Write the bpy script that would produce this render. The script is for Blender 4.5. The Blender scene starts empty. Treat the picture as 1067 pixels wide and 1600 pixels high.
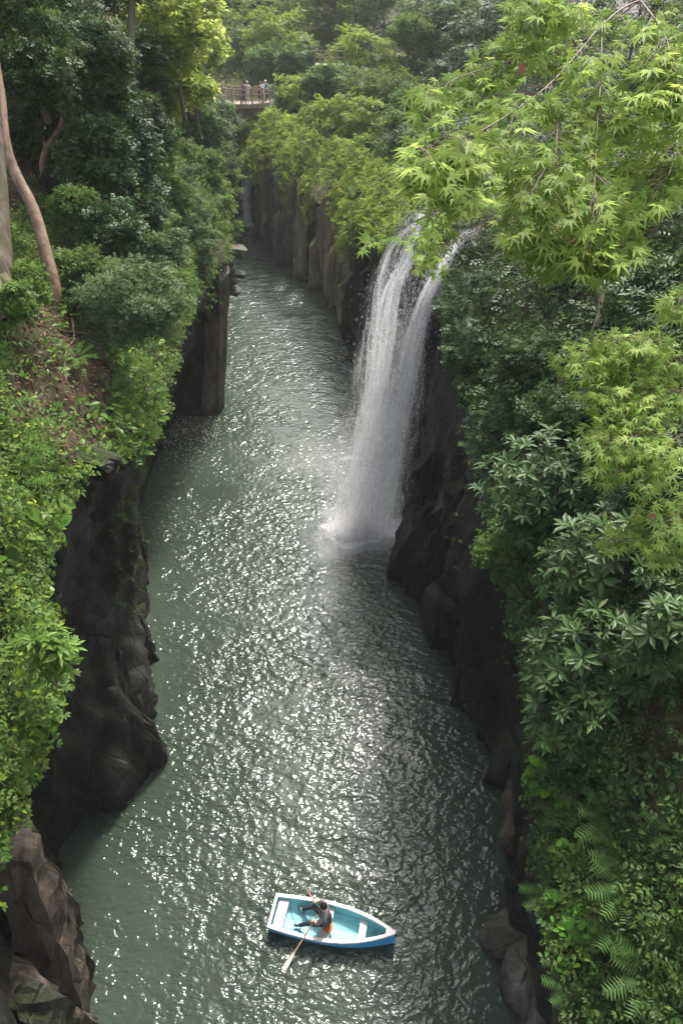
import bpy, bmesh, math, random
import numpy as np
from mathutils import Vector, Matrix, Euler, noise as mnoise

rng = np.random.default_rng(7)
random.seed(7)
S = bpy.context.scene
COL = S.collection
R = math.radians

# ------------------------------------------------------------------ camera, world, sun, exposure
CAMH, PITCH, FOC = 20.5, R(36.0), 1155.0      # metres above the water, tilt, focal length in photo pixels
cam = bpy.data.cameras.new('camera'); camo = bpy.data.objects.new('camera', cam); COL.objects.link(camo)
camo.location = (0, 0, CAMH); camo.rotation_euler = (math.pi/2 - PITCH, 0, 0)
cam.sensor_fit = 'VERTICAL'; cam.sensor_height = 36.0; cam.lens = 36.0*FOC/1600.0
cam.clip_start = 0.05; cam.clip_end = 1000
S.camera = camo

SUN_EL, SUN_AZ = 52.0, 17.0                    # azimuth measured from +Y towards +X
world = bpy.data.worlds.new('World'); S.world = world; world.use_nodes = True
wn, wl = world.node_tree.nodes, world.node_tree.links
wn.clear()
sky = wn.new('ShaderNodeTexSky'); sky.sky_type = 'NISHITA'; sky.sun_disc = False
sky.sun_elevation = R(SUN_EL); sky.sun_rotation = R(SUN_AZ)
sky.air_density = 1.0; sky.dust_density = 4.0; sky.ozone_density = 1.0
hs = wn.new('ShaderNodeHueSaturation'); hs.inputs['Saturation'].default_value = 0.28
bg = wn.new('ShaderNodeBackground'); bg.inputs['Strength'].default_value = 0.15
wo = wn.new('ShaderNodeOutputWorld')
wl.new(sky.outputs[0], hs.inputs['Color']); wl.new(hs.outputs[0], bg.inputs['Color']); wl.new(bg.outputs[0], wo.inputs['Surface'])
sl = bpy.data.lights.new('sun', 'SUN'); sl.energy = 2.7; sl.angle = R(8); sl.color = (1, 0.94, 0.84)
so = bpy.data.objects.new('sun', sl); COL.objects.link(so)
sd = Vector((math.sin(R(SUN_AZ))*math.cos(R(SUN_EL)), math.cos(R(SUN_AZ))*math.cos(R(SUN_EL)), math.sin(R(SUN_EL))))
so.rotation_euler = (-sd).to_track_quat('-Z', 'Y').to_euler(); so.location = sd*60
S.view_settings.view_transform = 'Standard'; S.view_settings.look = 'None'
S.view_settings.gamma = 1; S.view_settings.use_curve_mapping = False
S.view_settings.exposure = 1.5
S.render.engine = 'CYCLES'
try:
    S.cycles.max_bounces = 7; S.cycles.transparent_max_bounces = 24
    S.cycles.diffuse_bounces = 3; S.cycles.transmission_bounces = 4; S.cycles.glossy_bounces = 3
    S.cycles.sample_clamp_indirect = 6
except Exception: pass

# ------------------------------------------------------------------ pixel (of the photo) -> place
sp, cp = math.sin(PITCH), math.cos(PITCH)
def ray(u, v):
    y = -(v-800.0)/FOC
    return np.array([(u-533.5)/FOC, cp+y*sp, -sp+y*cp])
def P(u, v, d): return np.array([0, 0, CAMH]) + ray(u, v)*d            # at depth d
def Pz(u, v, z=0.0):
    r = ray(u, v); return np.array([0, 0, CAMH]) + r*((z-CAMH)/r[2])   # at height z
def PY(u, v, Y):
    r = ray(u, v); return np.array([0, 0, CAMH]) + r*(Y/r[1])          # at distance Y
def proj(p):
    p = np.atleast_2d(p); q = p - np.array([0, 0, CAMH])
    d = q[:, 1]*cp - q[:, 2]*sp; y = q[:, 1]*sp + q[:, 2]*cp
    d = np.where(np.abs(d) < 1e-3, 1e-3, d)
    return 533.5 + FOC*q[:, 0]/d, 800 - FOC*y/d, d
def inpoly(u, v, poly):
    c = np.zeros(len(u), bool); n = len(poly)
    for i in range(n):
        x1, y1 = poly[i]; x2, y2 = poly[(i+1) % n]
        if y1 == y2: continue
        k = ((y1 > v) != (y2 > v)) & (u < (x2-x1)*(v-y1)/(y2-y1)+x1)
        c ^= k
    return c

# ------------------------------------------------------------------ object helpers
def tag(o, label=None, cat=None, group=None, kind=None):
    if label: o['label'] = label
    if cat: o['category'] = cat
    if group: o['group'] = group
    if kind: o['kind'] = kind
    return o
def empty(name, loc=(0, 0, 0), label=None, cat=None, group=None, rz=0):
    o = bpy.data.objects.new(name, None); COL.objects.link(o); o.location = tuple(loc); o.rotation_euler.z = rz
    o.empty_display_size = 0.2
    return tag(o, label, cat, group)
def link(name, me, parent=None, mat=None, smooth=False):
    o = bpy.data.objects.new(name, me); COL.objects.link(o)
    if mat is not None and not me.materials: me.materials.append(mat)
    if parent is not None:
        o.parent = parent
        if parent.parent is None: o.location = -Vector(parent.location) if False else (0, 0, 0)
    if smooth: me.shade_smooth()
    return o
def mesh_np(name, V, F):
    """V (n,3), F (m,k) arrays."""
    V = np.asarray(V, dtype=np.float32); F = np.asarray(F, dtype=np.int32)
    me = bpy.data.meshes.new(name); k = F.shape[1]
    me.vertices.add(len(V)); me.vertices.foreach_set('co', V.ravel())
    me.loops.add(F.size); me.loops.foreach_set('vertex_index', F.ravel())
    me.polygons.add(len(F)); me.polygons.foreach_set('loop_start', np.arange(0, F.size, k, dtype=np.int32))
    me.update(calc_edges=True); me.validate()
    return me
def mesh_py(name, V, F):
    me = bpy.data.meshes.new(name); me.from_pydata([tuple(map(float, v)) for v in V], [], F); me.update(); return me
def rel(parent, arr):                        # world points -> points relative to an un-rotated thing
    return np.asarray(arr) - np.array(parent.location)

# ------------------------------------------------------------------ materials
def newmat(name):
    m = bpy.data.materials.new(name); m.use_nodes = True
    nt = m.node_tree; nt.nodes.clear()
    out = nt.nodes.new('ShaderNodeOutputMaterial'); return m, nt, nt.nodes, nt.links, out
def ramp(n, stops, interp='LINEAR'):
    r = n.new('ShaderNodeValToRGB'); cr = r.color_ramp; cr.interpolation = interp
    while len(cr.elements) < len(stops): cr.elements.new(0.5)
    for e, (p, c) in zip(cr.elements, stops): e.position = p; e.color = (*c, 1)
    return r
def noise(n, l, scale, detail=3, rough=0.55, vec=None, dist=0.0):
    t = n.new('ShaderNodeTexNoise'); t.inputs['Scale'].default_value = scale; t.inputs['Detail'].default_value = detail
    t.inputs['Roughness'].default_value = rough; t.inputs['Distortion'].default_value = dist
    if vec is not None: l.new(vec, t.inputs['Vector'])
    return t
def leafmat(name, cols, rough=0.45, trans=0.35, spec=0.5, objvar=False):
    m, nt, n, l, out = newmat(name)
    g = n.new('ShaderNodeNewGeometry')
    if objvar:
        oi = n.new('ShaderNodeObjectInfo'); fac = oi.outputs['Random']
    else: fac = g.outputs['Random Per Island']
    rp = ramp(n, [(i/(len(cols)-1), c) for i, c in enumerate(cols)]); l.new(fac, rp.inputs[0])
    nz = noise(n, l, 0.9, 2); l.new(g.outputs['Position'], nz.inputs['Vector'])
    mr = n.new('ShaderNodeMapRange'); mr.inputs[1].default_value = 0.3; mr.inputs[2].default_value = 0.7
    mr.inputs[3].default_value = 0.7; mr.inputs[4].default_value = 1.25; l.new(nz.outputs[0], mr.inputs[0])
    hsv = n.new('ShaderNodeHueSaturation'); l.new(rp.outputs[0], hsv.inputs['Color']); l.new(mr.outputs[0], hsv.inputs['Value'])
    b = n.new('ShaderNodeBsdfPrincipled'); b.inputs['Roughness'].default_value = rough
    b.inputs['Specular IOR Level'].default_value = spec*.22
    l.new(hsv.outputs[0], b.inputs['Base Color'])
    tr = n.new('ShaderNodeBsdfTranslucent')
    hs2 = n.new('ShaderNodeHueSaturation'); hs2.inputs['Hue'].default_value = 0.48; hs2.inputs['Value'].default_value = 1.5
    l.new(hsv.outputs[0], hs2.inputs['Color']); l.new(hs2.outputs[0], tr.inputs['Color'])
    mx = n.new('ShaderNodeMixShader'); mx.inputs[0].default_value = trans
    l.new(b.outputs[0], mx.inputs[1]); l.new(tr.outputs[0], mx.inputs[2]); l.new(mx.outputs[0], out.inputs[0])
    return m
def solid(name, col, rough=0.6, var=0.12, scale=8, bump=0.0, metal=0, spec=0.5):
    m, nt, n, l, out = newmat(name)
    tc = n.new('ShaderNodeTexCoord'); nz = noise(n, l, scale, 5, 0.6, tc.outputs['Object'])
    rp = ramp(n, [(0.3, tuple(c*(1-var) for c in col)), (0.7, tuple(min(1, c*(1+var)) for c in col))])
    l.new(nz.outputs[0], rp.inputs[0])
    b = n.new('ShaderNodeBsdfPrincipled'); b.inputs['Roughness'].default_value = rough; b.inputs['Metallic'].default_value = metal
    b.inputs['Specular IOR Level'].default_value = spec
    l.new(rp.outputs[0], b.inputs['Base Color'])
    if bump:
        bp = n.new('ShaderNodeBump'); bp.inputs['Strength'].default_value = bump; bp.inputs['Distance'].default_value = 0.02
        l.new(nz.outputs[0], bp.inputs['Height']); l.new(bp.outputs[0], b.inputs['Normal'])
    l.new(b.outputs[0], out.inputs[0]); return m
def rockmat(name, dark, mid, light, moss=0.0, rough=0.6, zs=0.35, scale=1.0, bump=0.6, bd=0.25):
    """basalt: blotches stretched along the vertical, cracks, a little moss on upward faces"""
    m, nt, n, l, out = newmat(name)
    g = n.new('ShaderNodeNewGeometry')
    mp = n.new('ShaderNodeMapping'); mp.inputs['Scale'].default_value = (scale, scale, scale*zs); l.new(g.outputs['Position'], mp.inputs['Vector'])
    n1 = noise(n, l, 1.1, 9, 0.65, mp.outputs[0], 0.6); n2 = noise(n, l, 8.0, 9, 0.75, mp.outputs[0], .8)
    ad = n.new('ShaderNodeMath'); ad.operation = 'MULTIPLY_ADD'; l.new(n2.outputs[0], ad.inputs[0]); ad.inputs[1].default_value = 0.6
    l.new(n1.outputs[0], ad.inputs[2])
    rp = ramp(n, [(0.62, dark), (0.80, mid), (0.98, light)]); l.new(ad.outputs[0], rp.inputs[0])
    vo = n.new('ShaderNodeTexVoronoi'); vo.feature = 'DISTANCE_TO_EDGE'; vo.inputs['Scale'].default_value = 0.8
    l.new(mp.outputs[0], vo.inputs['Vector'])
    cr = ramp(n, [(0.0, (0.55,)*3), (0.03, (1, 1, 1))]); l.new(vo.outputs['Distance'], cr.inputs[0])
    mxc = n.new('ShaderNodeMix'); mxc.data_type = 'RGBA'; mxc.blend_type = 'MULTIPLY'; mxc.inputs[0].default_value = 0.4
    l.new(rp.outputs[0], mxc.inputs[6]); l.new(cr.outputs[0], mxc.inputs[7])
    sx = n.new('ShaderNodeSeparateXYZ'); l.new(g.outputs['Normal'], sx.inputs[0])
    n3 = noise(n, l, 2.3, 5, 0.6, g.outputs['Position'])
    ma = n.new('ShaderNodeMath'); ma.operation = 'MULTIPLY_ADD'; l.new(sx.outputs[2], ma.inputs[0]); ma.inputs[1].default_value = 0.45; l.new(n3.outputs[0], ma.inputs[2])
    mr = n.new('ShaderNodeMapRange'); mr.inputs[1].default_value = 0.58; mr.inputs[2].default_value = 0.8; mr.inputs[4].default_value = moss
    l.new(ma.outputs[0], mr.inputs[0])
    mx2 = n.new('ShaderNodeMix'); mx2.data_type = 'RGBA'; l.new(mr.outputs[0], mx2.inputs[0]); l.new(mxc.outputs[2], mx2.inputs[6])
    mx2.inputs[7].default_value = (0.06, 0.085, 0.018, 1)
    b = n.new('ShaderNodeBsdfPrincipled'); b.inputs['Roughness'].default_value = rough; b.inputs['Specular IOR Level'].default_value = 0.22
    sz = n.new('ShaderNodeSeparateXYZ'); l.new(g.outputs['Position'], sz.inputs[0])
    wz = n.new('ShaderNodeMath'); wz.operation = 'MULTIPLY_ADD'; l.new(n3.outputs[0], wz.inputs[0]); wz.inputs[1].default_value = -1.2; l.new(sz.outputs[2], wz.inputs[2])
    wr = n.new('ShaderNodeMapRange'); wr.inputs[1].default_value = -.45; wr.inputs[2].default_value = .05; wr.inputs[3].default_value = .35; wr.inputs[4].default_value = 1.0; l.new(wz.outputs[0], wr.inputs[0])
    wc = n.new('ShaderNodeHueSaturation'); l.new(wr.outputs[0], wc.inputs['Value']); l.new(mx2.outputs[2], wc.inputs['Color'])
    l.new(wc.outputs[0], b.inputs['Base Color'])
    h = n.new('ShaderNodeMath'); h.operation = 'MULTIPLY'; l.new(ad.outputs[0], h.inputs[0]); l.new(cr.outputs[0], h.inputs[1])
    bp = n.new('ShaderNodeBump'); bp.inputs['Strength'].default_value = bump; bp.inputs['Distance'].default_value = bd*1.6
    l.new(h.outputs[0], bp.inputs['Height']); l.new(bp.outputs[0], b.inputs['Normal'])
    l.new(b.outputs[0], out.inputs[0]); return m

M = {}
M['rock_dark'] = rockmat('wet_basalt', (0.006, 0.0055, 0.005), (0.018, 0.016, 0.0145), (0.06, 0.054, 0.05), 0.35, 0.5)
M['rock_black'] = rockmat('soaked_shaded_basalt', (0.004, 0.004, 0.004), (0.010, 0.009, 0.009), (0.04, 0.037, 0.035), 0.15, 0.36)  # wet by the fall; on the left wall, overhang shade put into the colour
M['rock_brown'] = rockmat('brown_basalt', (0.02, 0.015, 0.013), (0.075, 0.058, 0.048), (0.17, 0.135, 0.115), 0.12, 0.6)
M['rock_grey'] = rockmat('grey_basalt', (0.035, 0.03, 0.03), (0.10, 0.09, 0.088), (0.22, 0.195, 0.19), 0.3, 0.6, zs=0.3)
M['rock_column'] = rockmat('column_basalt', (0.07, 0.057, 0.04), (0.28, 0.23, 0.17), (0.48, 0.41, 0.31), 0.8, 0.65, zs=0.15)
M['soil'] = rockmat('leaf_litter_soil', (0.012, 0.007, 0.005), (0.05, 0.031, 0.021), (0.12, 0.08, 0.055), 0.3, 0.9, zs=1, scale=3)
M['bark'] = rockmat('grey_bark', (0.03, 0.022, 0.016), (0.085, 0.065, 0.048), (0.16, 0.125, 0.095), 0.5, 0.8, zs=0.15, scale=5, bump=0.4, bd=0.02)
M['bark_tan'] = rockmat('tan_bark', (0.10, 0.062, 0.042), (0.19, 0.125, 0.085), (0.27, 0.19, 0.14), 0.0, 0.7, zs=0.2, scale=5, bump=0.15, bd=0.02)
M['bark_dark'] = rockmat('dark_bark', (0.006, 0.0045, 0.0035), (0.018, 0.013, 0.01), (0.04, 0.03, 0.022), 0.2, 0.9, zs=0.15, scale=5, bump=0.4, bd=0.02)
M['twig'] = solid('red_brown_twig', (0.09, 0.045, 0.03), 0.6)
M['maple'] = leafmat('maple_leaf', [(0.12, 0.21, 0.04), (0.17, 0.28, 0.055), (0.23, 0.34, 0.075), (0.28, 0.37, 0.09)], 0.5, 0.5, 0.35)
M['maple_o'] = leafmat('maple_leaf_single', [(0.15, 0.25, 0.05), (0.22, 0.33, 0.07), (0.30, 0.41, 0.10), (0.36, 0.45, 0.12)], 0.5, 0.5, 0.35, True)
M['maple2_o'] = leafmat('maple_leaf_pale', [(0.18, 0.29, 0.08), (0.25, 0.37, 0.11), (0.33, 0.45, 0.15), (0.37, 0.46, 0.15)], 0.5, 0.45, 0.35, True)
M['ever'] = leafmat('evergreen_leaf', [(0.0182, 0.0476, 0.0115), (0.0308, 0.07, 0.0184), (0.0462, 0.0924, 0.0253), (0.056, 0.1064, 0.0322)], 0.38, 0.15, 0.6)
M['ever_o'] = leafmat('evergreen_leaf_single', [(0.0192, 0.048, 0.011), (0.0288, 0.0661, 0.017), (0.0405, 0.0853, 0.0229), (0.0554, 0.1045, 0.0289)], 0.42, 0.15, 0.6, True)
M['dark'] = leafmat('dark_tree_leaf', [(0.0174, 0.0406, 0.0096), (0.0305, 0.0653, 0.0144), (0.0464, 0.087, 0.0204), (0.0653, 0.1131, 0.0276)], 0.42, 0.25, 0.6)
M['mid'] = leafmat('mid_green_leaf', [(0.045, 0.095, 0.02), (0.07, 0.135, 0.03), (0.095, 0.165, 0.04), (0.12, 0.19, 0.045)], 0.5, 0.35, 0.4)
M['pale'] = leafmat('grey_green_leaf', [(0.05, 0.095, 0.035), (0.075, 0.125, 0.05), (0.095, 0.15, 0.06), (0.12, 0.18, 0.075)], 0.5, 0.3, 0.4)
M['lime'] = leafmat('yellow_green_leaf', [(0.102, 0.168, 0.0216), (0.144, 0.228, 0.0288), (0.204, 0.276, 0.036), (0.24, 0.3, 0.054)], 0.5, 0.4, 0.4)
M['lime2'] = leafmat('olive_green_leaf', [(0.06, 0.10, 0.014), (0.09, 0.14, 0.018), (0.12, 0.17, 0.022)], 0.5, 0.35, 0.4)
M['broad_o'] = leafmat('broad_leaf_single', [(0.06, 0.13, 0.018), (0.085, 0.165, 0.024), (0.11, 0.20, 0.034), (0.15, 0.24, 0.055)], 0.35, 0.35, 0.5, True)
M['fern'] = leafmat('fern_leaf', [(0.045, 0.10, 0.02), (0.07, 0.14, 0.03), (0.10, 0.18, 0.04)], 0.55, 0.3, 0.35)
M['fern_dark'] = leafmat('dark_fern_leaf', [(0.0215, 0.0488, 0.0132), (0.0341, 0.0731, 0.0198), (0.0488, 0.0975, 0.0248)], 0.5, 0.2, 0.4)
M['litter'] = leafmat('dead_leaf', [(0.06, 0.035, 0.02), (0.12, 0.075, 0.045), (0.18, 0.12, 0.08), (0.26, 0.19, 0.13)], 0.7, 0.2, 0.2)
M['yellow'] = leafmat('sunlit_tint_leaf', [(0.1495, 0.2185, 0.03), (0.2185, 0.299, 0.048), (0.3105, 0.3795, 0.096), (0.391, 0.437, 0.168)], 0.5, 0.5, 0.4)  # sunlight on the crowns is put into this paler, yellower leaf colour
M['rust'] = leafmat('rust_leaf', [(0.13, 0.07, 0.045), (0.20, 0.12, 0.08)], 0.6, 0.2, 0.2)
M['wood'] = solid('weathered_wood', (0.20, 0.15, 0.11), 0.8, 0.3, 5, 0.3)
M['deckc'] = solid('walkway_concrete', (0.20, 0.165, 0.13), 0.8, 0.15, 3)

# ------------------------------------------------------------------ water
def water_mat():
    m, nt, n, l, out = newmat('green_river_water')
    g = n.new('ShaderNodeNewGeometry')
    mp = n.new('ShaderNodeMapping'); mp.inputs['Scale'].default_value = (1.0, 1.35, 1); mp.inputs['Rotation'].default_value = (0, 0, R(18))
    l.new(g.outputs['Position'], mp.inputs['Vector'])
    n1 = noise(n, l, 3.8, 2.0, 0.5, mp.outputs[0], 0.35); n2 = noise(n, l, 1.0, 2, 0.5, mp.outputs[0], 0.4)
    n3 = noise(n, l, 9.0, 2, 0.5, mp.outputs[0], 0.8)
    a = n.new('ShaderNodeMath'); a.operation = 'MULTIPLY_ADD'; l.new(n2.outputs[0], a.inputs[0]); a.inputs[1].default_value = 1.5; l.new(n1.outputs[0], a.inputs[2])
    a2 = n.new('ShaderNodeMath'); a2.operation = 'MULTIPLY_ADD'; l.new(n3.outputs[0], a2.inputs[0]); a2.inputs[1].default_value = 0.07; l.new(a.outputs[0], a2.inputs[2])
    bp = n.new('ShaderNodeBump'); bp.inputs['Strength'].default_value = 1.0; bp.inputs['Distance'].default_value = 0.115
    l.new(a2.outputs[0], bp.inputs['Height'])
    n5 = noise(n, l, 0.22, 3, 0.6, g.outputs['Position'], 1.0); m5 = n.new('ShaderNodeMapRange'); m5.inputs[1].default_value = .35; m5.inputs[2].default_value = .6; m5.inputs[3].default_value = .3; m5.inputs[4].default_value = 1.0
    l.new(n5.outputs[0], m5.inputs[0]); l.new(m5.outputs[0], bp.inputs['Strength'])
    n4 = noise(n, l, 0.12, 3, 0.5, g.outputs['Position'])
    rp = ramp(n, [(0.35, (0.027, 0.039, 0.029)), (0.7, (0.047, 0.062, 0.047))]); l.new(n4.outputs[0], rp.inputs[0])
    b = n.new('ShaderNodeBsdfPrincipled'); b.inputs['Roughness'].default_value = 0.06; b.inputs['IOR'].default_value = 1.33
    l.new(rp.outputs[0], b.inputs['Base Color']); l.new(bp.outputs[0], b.inputs['Normal'])
    l.new(b.outputs[0], out.inputs[0]); return m
wv = [(-40, -12, 0), (40, -12, 0), (40, 120, 0), (-40, 120, 0)]
w = link('river_water', mesh_py('river_water', wv, [(0, 1, 2, 3)]), None, water_mat()); tag(w, kind='structure')
bed = link('river_bed', mesh_py('river_bed', [(-60, -20, -3), (60, -20, -3), (60, 160, -3), (-60, 160, -3)], [(0, 1, 2, 3)]), None, M['rock_dark']); tag(bed, kind='structure')

# ------------------------------------------------------------------ lofted terrain
def resample(pts, n):
    pts = np.asarray(pts, float); s = np.r_[0, np.cumsum(np.linalg.norm(np.diff(pts, axis=0), axis=1))]; s /= s[-1]
    t = np.linspace(0, 1, n); return np.stack([np.interp(t, s, pts[:, i]) for i in range(3)], 1)
def catmull(pts, t):
    pts = np.asarray(pts, float); n = len(pts); i = np.clip(np.floor(t).astype(int), 0, n-2); f = (t-i)[:, None, None]
    p0 = pts[np.clip(i-1, 0, n-1)]; p1 = pts[i]; p2 = pts[i+1]; p3 = pts[np.clip(i+2, 0, n-1)]
    return 0.5*((2*p1)+(-p0+p2)*f+(2*p0-5*p1+4*p2-p3)*f*f+(-p0+3*p1-3*p2+p3)*f**3)
def loft(rows, nu, per):
    rr = np.stack([resample(r, nu) for r in rows]); t = np.linspace(0, len(rows)-1, (len(rows)-1)*per+1)
    return catmull(rr, t)
def gnormals(G):
    du = np.gradient(G, axis=1); dv = np.gradient(G, axis=0); N = np.cross(dv, du)
    return N/np.maximum(np.linalg.norm(N, axis=2, keepdims=True), 1e-9)
def displace(G, amp, scale, seed=0, flip=1, stretch=1.0, ridge=False):
    N = gnormals(G)*flip; out = G.copy()
    for i in range(G.shape[0]):
        for j in range(G.shape[1]):
            p = Vector((G[i, j, 0]*scale+seed, G[i, j, 1]*scale, G[i, j, 2]*scale*stretch))
            h = mnoise.fractal(p, 0.9, 2.1, 5)
            if ridge: h = 0.6*h + 0.5*(abs(mnoise.cell(p*0.9)) - 0.5)
            out[i, j] += N[i, j]*h*amp
    return out
def gridmesh(name, G):
    a, b = G.shape[:2]; idx = np.arange(a*b).reshape(a, b)
    F = np.stack([idx[:-1, :-1], idx[1:, :-1], idx[1:, 1:], idx[:-1, 1:]], -1).reshape(-1, 4)
    return mesh_np(name, G.reshape(-1, 3), F)
class Surf:
    def __init__(s, G, flip=1):
        s.G = G; s.N = gnormals(G)*flip
    def sample(s, n, where=None, margin=160, power=1.6):
        """random points on the surface, denser where it is nearer to the viewpoint"""
        G = s.G; a, b = G.shape[:2]
        C_ = (G[:-1, :-1]+G[1:, 1:]+G[1:, :-1]+G[:-1, 1:])/4
        A = np.linalg.norm(np.cross(G[1:, :-1]-G[:-1, :-1], G[:-1, 1:]-G[:-1, :-1]), axis=2).ravel()
        u, v, d = proj(C_.reshape(-1, 3))
        w_ = A/np.maximum(d, 2)**power
        w_ *= (u > -margin) & (u < 1067+margin) & (v > -margin) & (v < 1600+margin) & (d > 1)
        if w_.sum() <= 0: return np.zeros((0, 3)), np.zeros((0, 3)), np.zeros(0)
        k = rng.choice(len(w_), n, p=w_/w_.sum()); i, j = k//(b-1), k % (b-1); f, g = rng.random((2, n))
        f, g = f[:, None], g[:, None]
        def bl(X): return X[i, j]*(1-f)*(1-g)+X[i+1, j]*f*(1-g)+X[i, j+1]*(1-f)*g+X[i+1, j+1]*f*g
        p, nn = bl(G), bl(s.N); u, v, d = proj(p)
        if where is not None:
            k = rng.random(n) < where(u, v); return p[k], nn[k], d[k]
        return p, nn, d

LR = [P(-150,1700,8.2), P(-90,1400,8.8), P(-2,1240,9.5), P(42,1120,10.5), P(62,995,11.5), P(45,900,12), P(80,800,13.2), P(140,725,14.8),
      P(208,718,16.5), P(248,645,20), P(266,560,24), P(288,500,28.5), P(322,440,34), P(358,383,39.5), P(350,300,48), P(345,262,60), P(335,245,74)]
LB = [[(-200,1750,7.2),(-450,1700,6.8)], [(-150,1450,7.6),(-450,1400,7)], [(-100,1270,8),(-400,1200,7.4)], [(0,1130,9.3),(-200,1100,8.2),(-450,1000,7.8)],
      [(0,1000,10.2),(-200,950,9),(-450,850,8.3)], [(0,890,11),(-200,830,9.8),(-450,700,9)], [(0,780,12),(-150,720,11),(-450,560,10)],
      [(70,700,13.5),(-50,650,12.4),(-450,450,11)], [(110,650,15),(0,600,13.8),(-400,380,12)], [(150,590,17),(20,540,15),(-400,300,13.5)],
      [(170,520,19.5),(50,480,16.5),(-400,230,15)], [(190,450,22),(60,400,19),(-400,150,17)], [(220,380,26),(60,300,22),(-400,50,19)],
      [(250,300,32),(100,220,26),(-400,-50,22)], [(270,220,42),(120,100,34),(-400,-150,28)], [(280,180,55),(150,40,46),(-400,-250,38)],
      [(290,160,72),(200,0,64),(-300,-300,50)]]
GL = displace(loft([[r]+[P(*q) for q in b] for r, b in zip(LR, LB)], 26, 8), 0.35, 0.55, 3)
SL = Surf(GL); FL = 1 if SL.N[:, :, 2].mean() > 0 else -1; SL.N *= FL
o = link('hillside', gridmesh('hillside', GL), None, M['soil'], True); tag(o, 'brown left bank above the cave with bare soil and roots', kind='structure')

LWat = [(-5.5,4.5), (-7.9,10.2), (-8.0,12.1), (-7.3,12.8), (-6.5,13.2), (-6.1,14.6), (-6.5,16.4), (-7.2,19), (-7.9,21.3), (-9.6,28.2), (-9.7,36.5), (-9.4,39),
        (-8.6,40), (-8.6,42), (-8.9,52), (-10.2,66), (-10.6,82)]
LMid = [[(-6.5,5,5)], [(-7.9,8.5,6),(-8,9.6,3)], [(-8.4,9.5,7),(-8.5,11,3)], [(-8,10.5,7),(-7.9,12,3)], [(-7.6,11.5,7),(-7.1,12.6,3)], [(-7.4,12.4,7),(-6.5,13.8,3)], [(-7,13.6,7),(-6.8,15.2,3)],
        [(-6.1,14.6,8),(-6.8,17,4)], [P(205,800,19.5),P(214,900,24.5)], [(-7.2,21,6.5),(-8.7,25,3)], [(-8.0,28,6),(-9.4,33,3)], [(-7.9,33,6),(-9.2,37,3)],
        [(-7.4,37.5,6)], [P(350,430,41),(-8,42,4)], [(-8.8,50,6)], [(-9.6,64,5)], [(-10.4,80,5)]]
rows = []
for r, w_, md in zip(LR, LWat, LMid):
    back = r+np.array([-0.9, 0, 0.15])
    rows.append([back, r+np.array([-0.05, 0, -0.15])]+[np.array(q, float) for q in md]+[np.array([*w_, 0.0]), np.array([w_[0]-0.1, w_[1], -3.2])])
GLW = displace(displace(loft(rows, 40, 10), 0.55, 0.45, 11, 1, 0.6), 0.22, 1.5, 4, 1, 0.5)
SLW = Surf(GLW)
if SLW.N[:, :, 0].mean() < 0: SLW.N *= -1
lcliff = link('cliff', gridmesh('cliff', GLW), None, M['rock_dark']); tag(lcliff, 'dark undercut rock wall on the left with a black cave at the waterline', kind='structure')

RR = [P(940,1750,9.0), P(905,1600,9.9), P(850,1400,11.3), P(836,1250,12.5), P(836,1050,14), P(803,920,16), P(765,770,18.3), P(742,620,21.5), P(696,490,25.3),
      P(718,376,26.2), P(654,350,28.5), P(615,370,36), P(575,385,46), P(540,350,54), P(480,305,61), P(440,272,67), P(402,245,75), P(320,235,79), P(250,200,84)]
RB = [[(1020,1750,8.5),(1120,1750,8),(1350,1700,7.6)], [(980,1600,9.3),(1080,1600,8.7),(1350,1540,8.2)], [(950,1400,10.3),(1067,1400,9.5),(1300,1350,9)],
      [(940,1250,11.3),(1067,1230,10.2),(1300,1150,9.5)], [(940,1040,12.5),(1067,1000,11),(1300,900,10)], [(900,880,14),(1067,830,12),(1300,700,11)],
      [(880,720,16),(1067,660,13.5),(1300,500,12)], [(850,560,19),(1000,500,17),(1300,300,15)], [(800,430,23),(950,340,21.5),(1300,150,19)],
      [(790,320,27),(920,240,27),(1250,80,26)], [(730,300,31),(880,220,32),(1200,60,34)], [(700,290,38),(850,200,40),(1100,60,42)],
      [(640,270,52),(760,180,55),(950,60,58)], [(580,240,62),(680,150,68),(850,20,75)], [(520,200,70),(600,130,76),(720,0,90)],
      [(470,170,76),(540,90,85),(620,-40,105)], [(410,190,80),(415,168,83),(420,60,100),(430,-60,120)], [(330,185,82),(325,160,85),(320,60,100),(310,-60,125)],
      [(250,180,86),(240,150,88),(230,60,100),(220,-60,120)]]
for k in range(2, 12): RB[k].append((RB[k][-1][0]+250, -200, RB[k][-1][2]+6))
GR = displace(loft([[r]+[P(*q) for q in b] for r, b in zip(RR, RB)], 30, 8), 0.35, 0.5, 21)
SR = Surf(GR)
if SR.N[:, :, 2].mean() < 0: SR.N *= -1
o = link('hillside', gridmesh('hillside', GR), None, M['soil'], True); tag(o, 'steep right bank under the shrubs, running back to the far slope', kind='structure')
RWat = [(5,4.5), (4.8,7), (4.5,9.8), (5.2,13), (4.4,17), (3.8,20), (3.1,22.5), (2.8,24.5), (2.9,26), (3.3,27.6), (3.6,30), (3.4,36), (2.6,44.5), (1.1,54), (-2.7,62.8), (-6.2,71.5), (-8.6,79), (-12,81), (-18,84)]
rows = []
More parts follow.
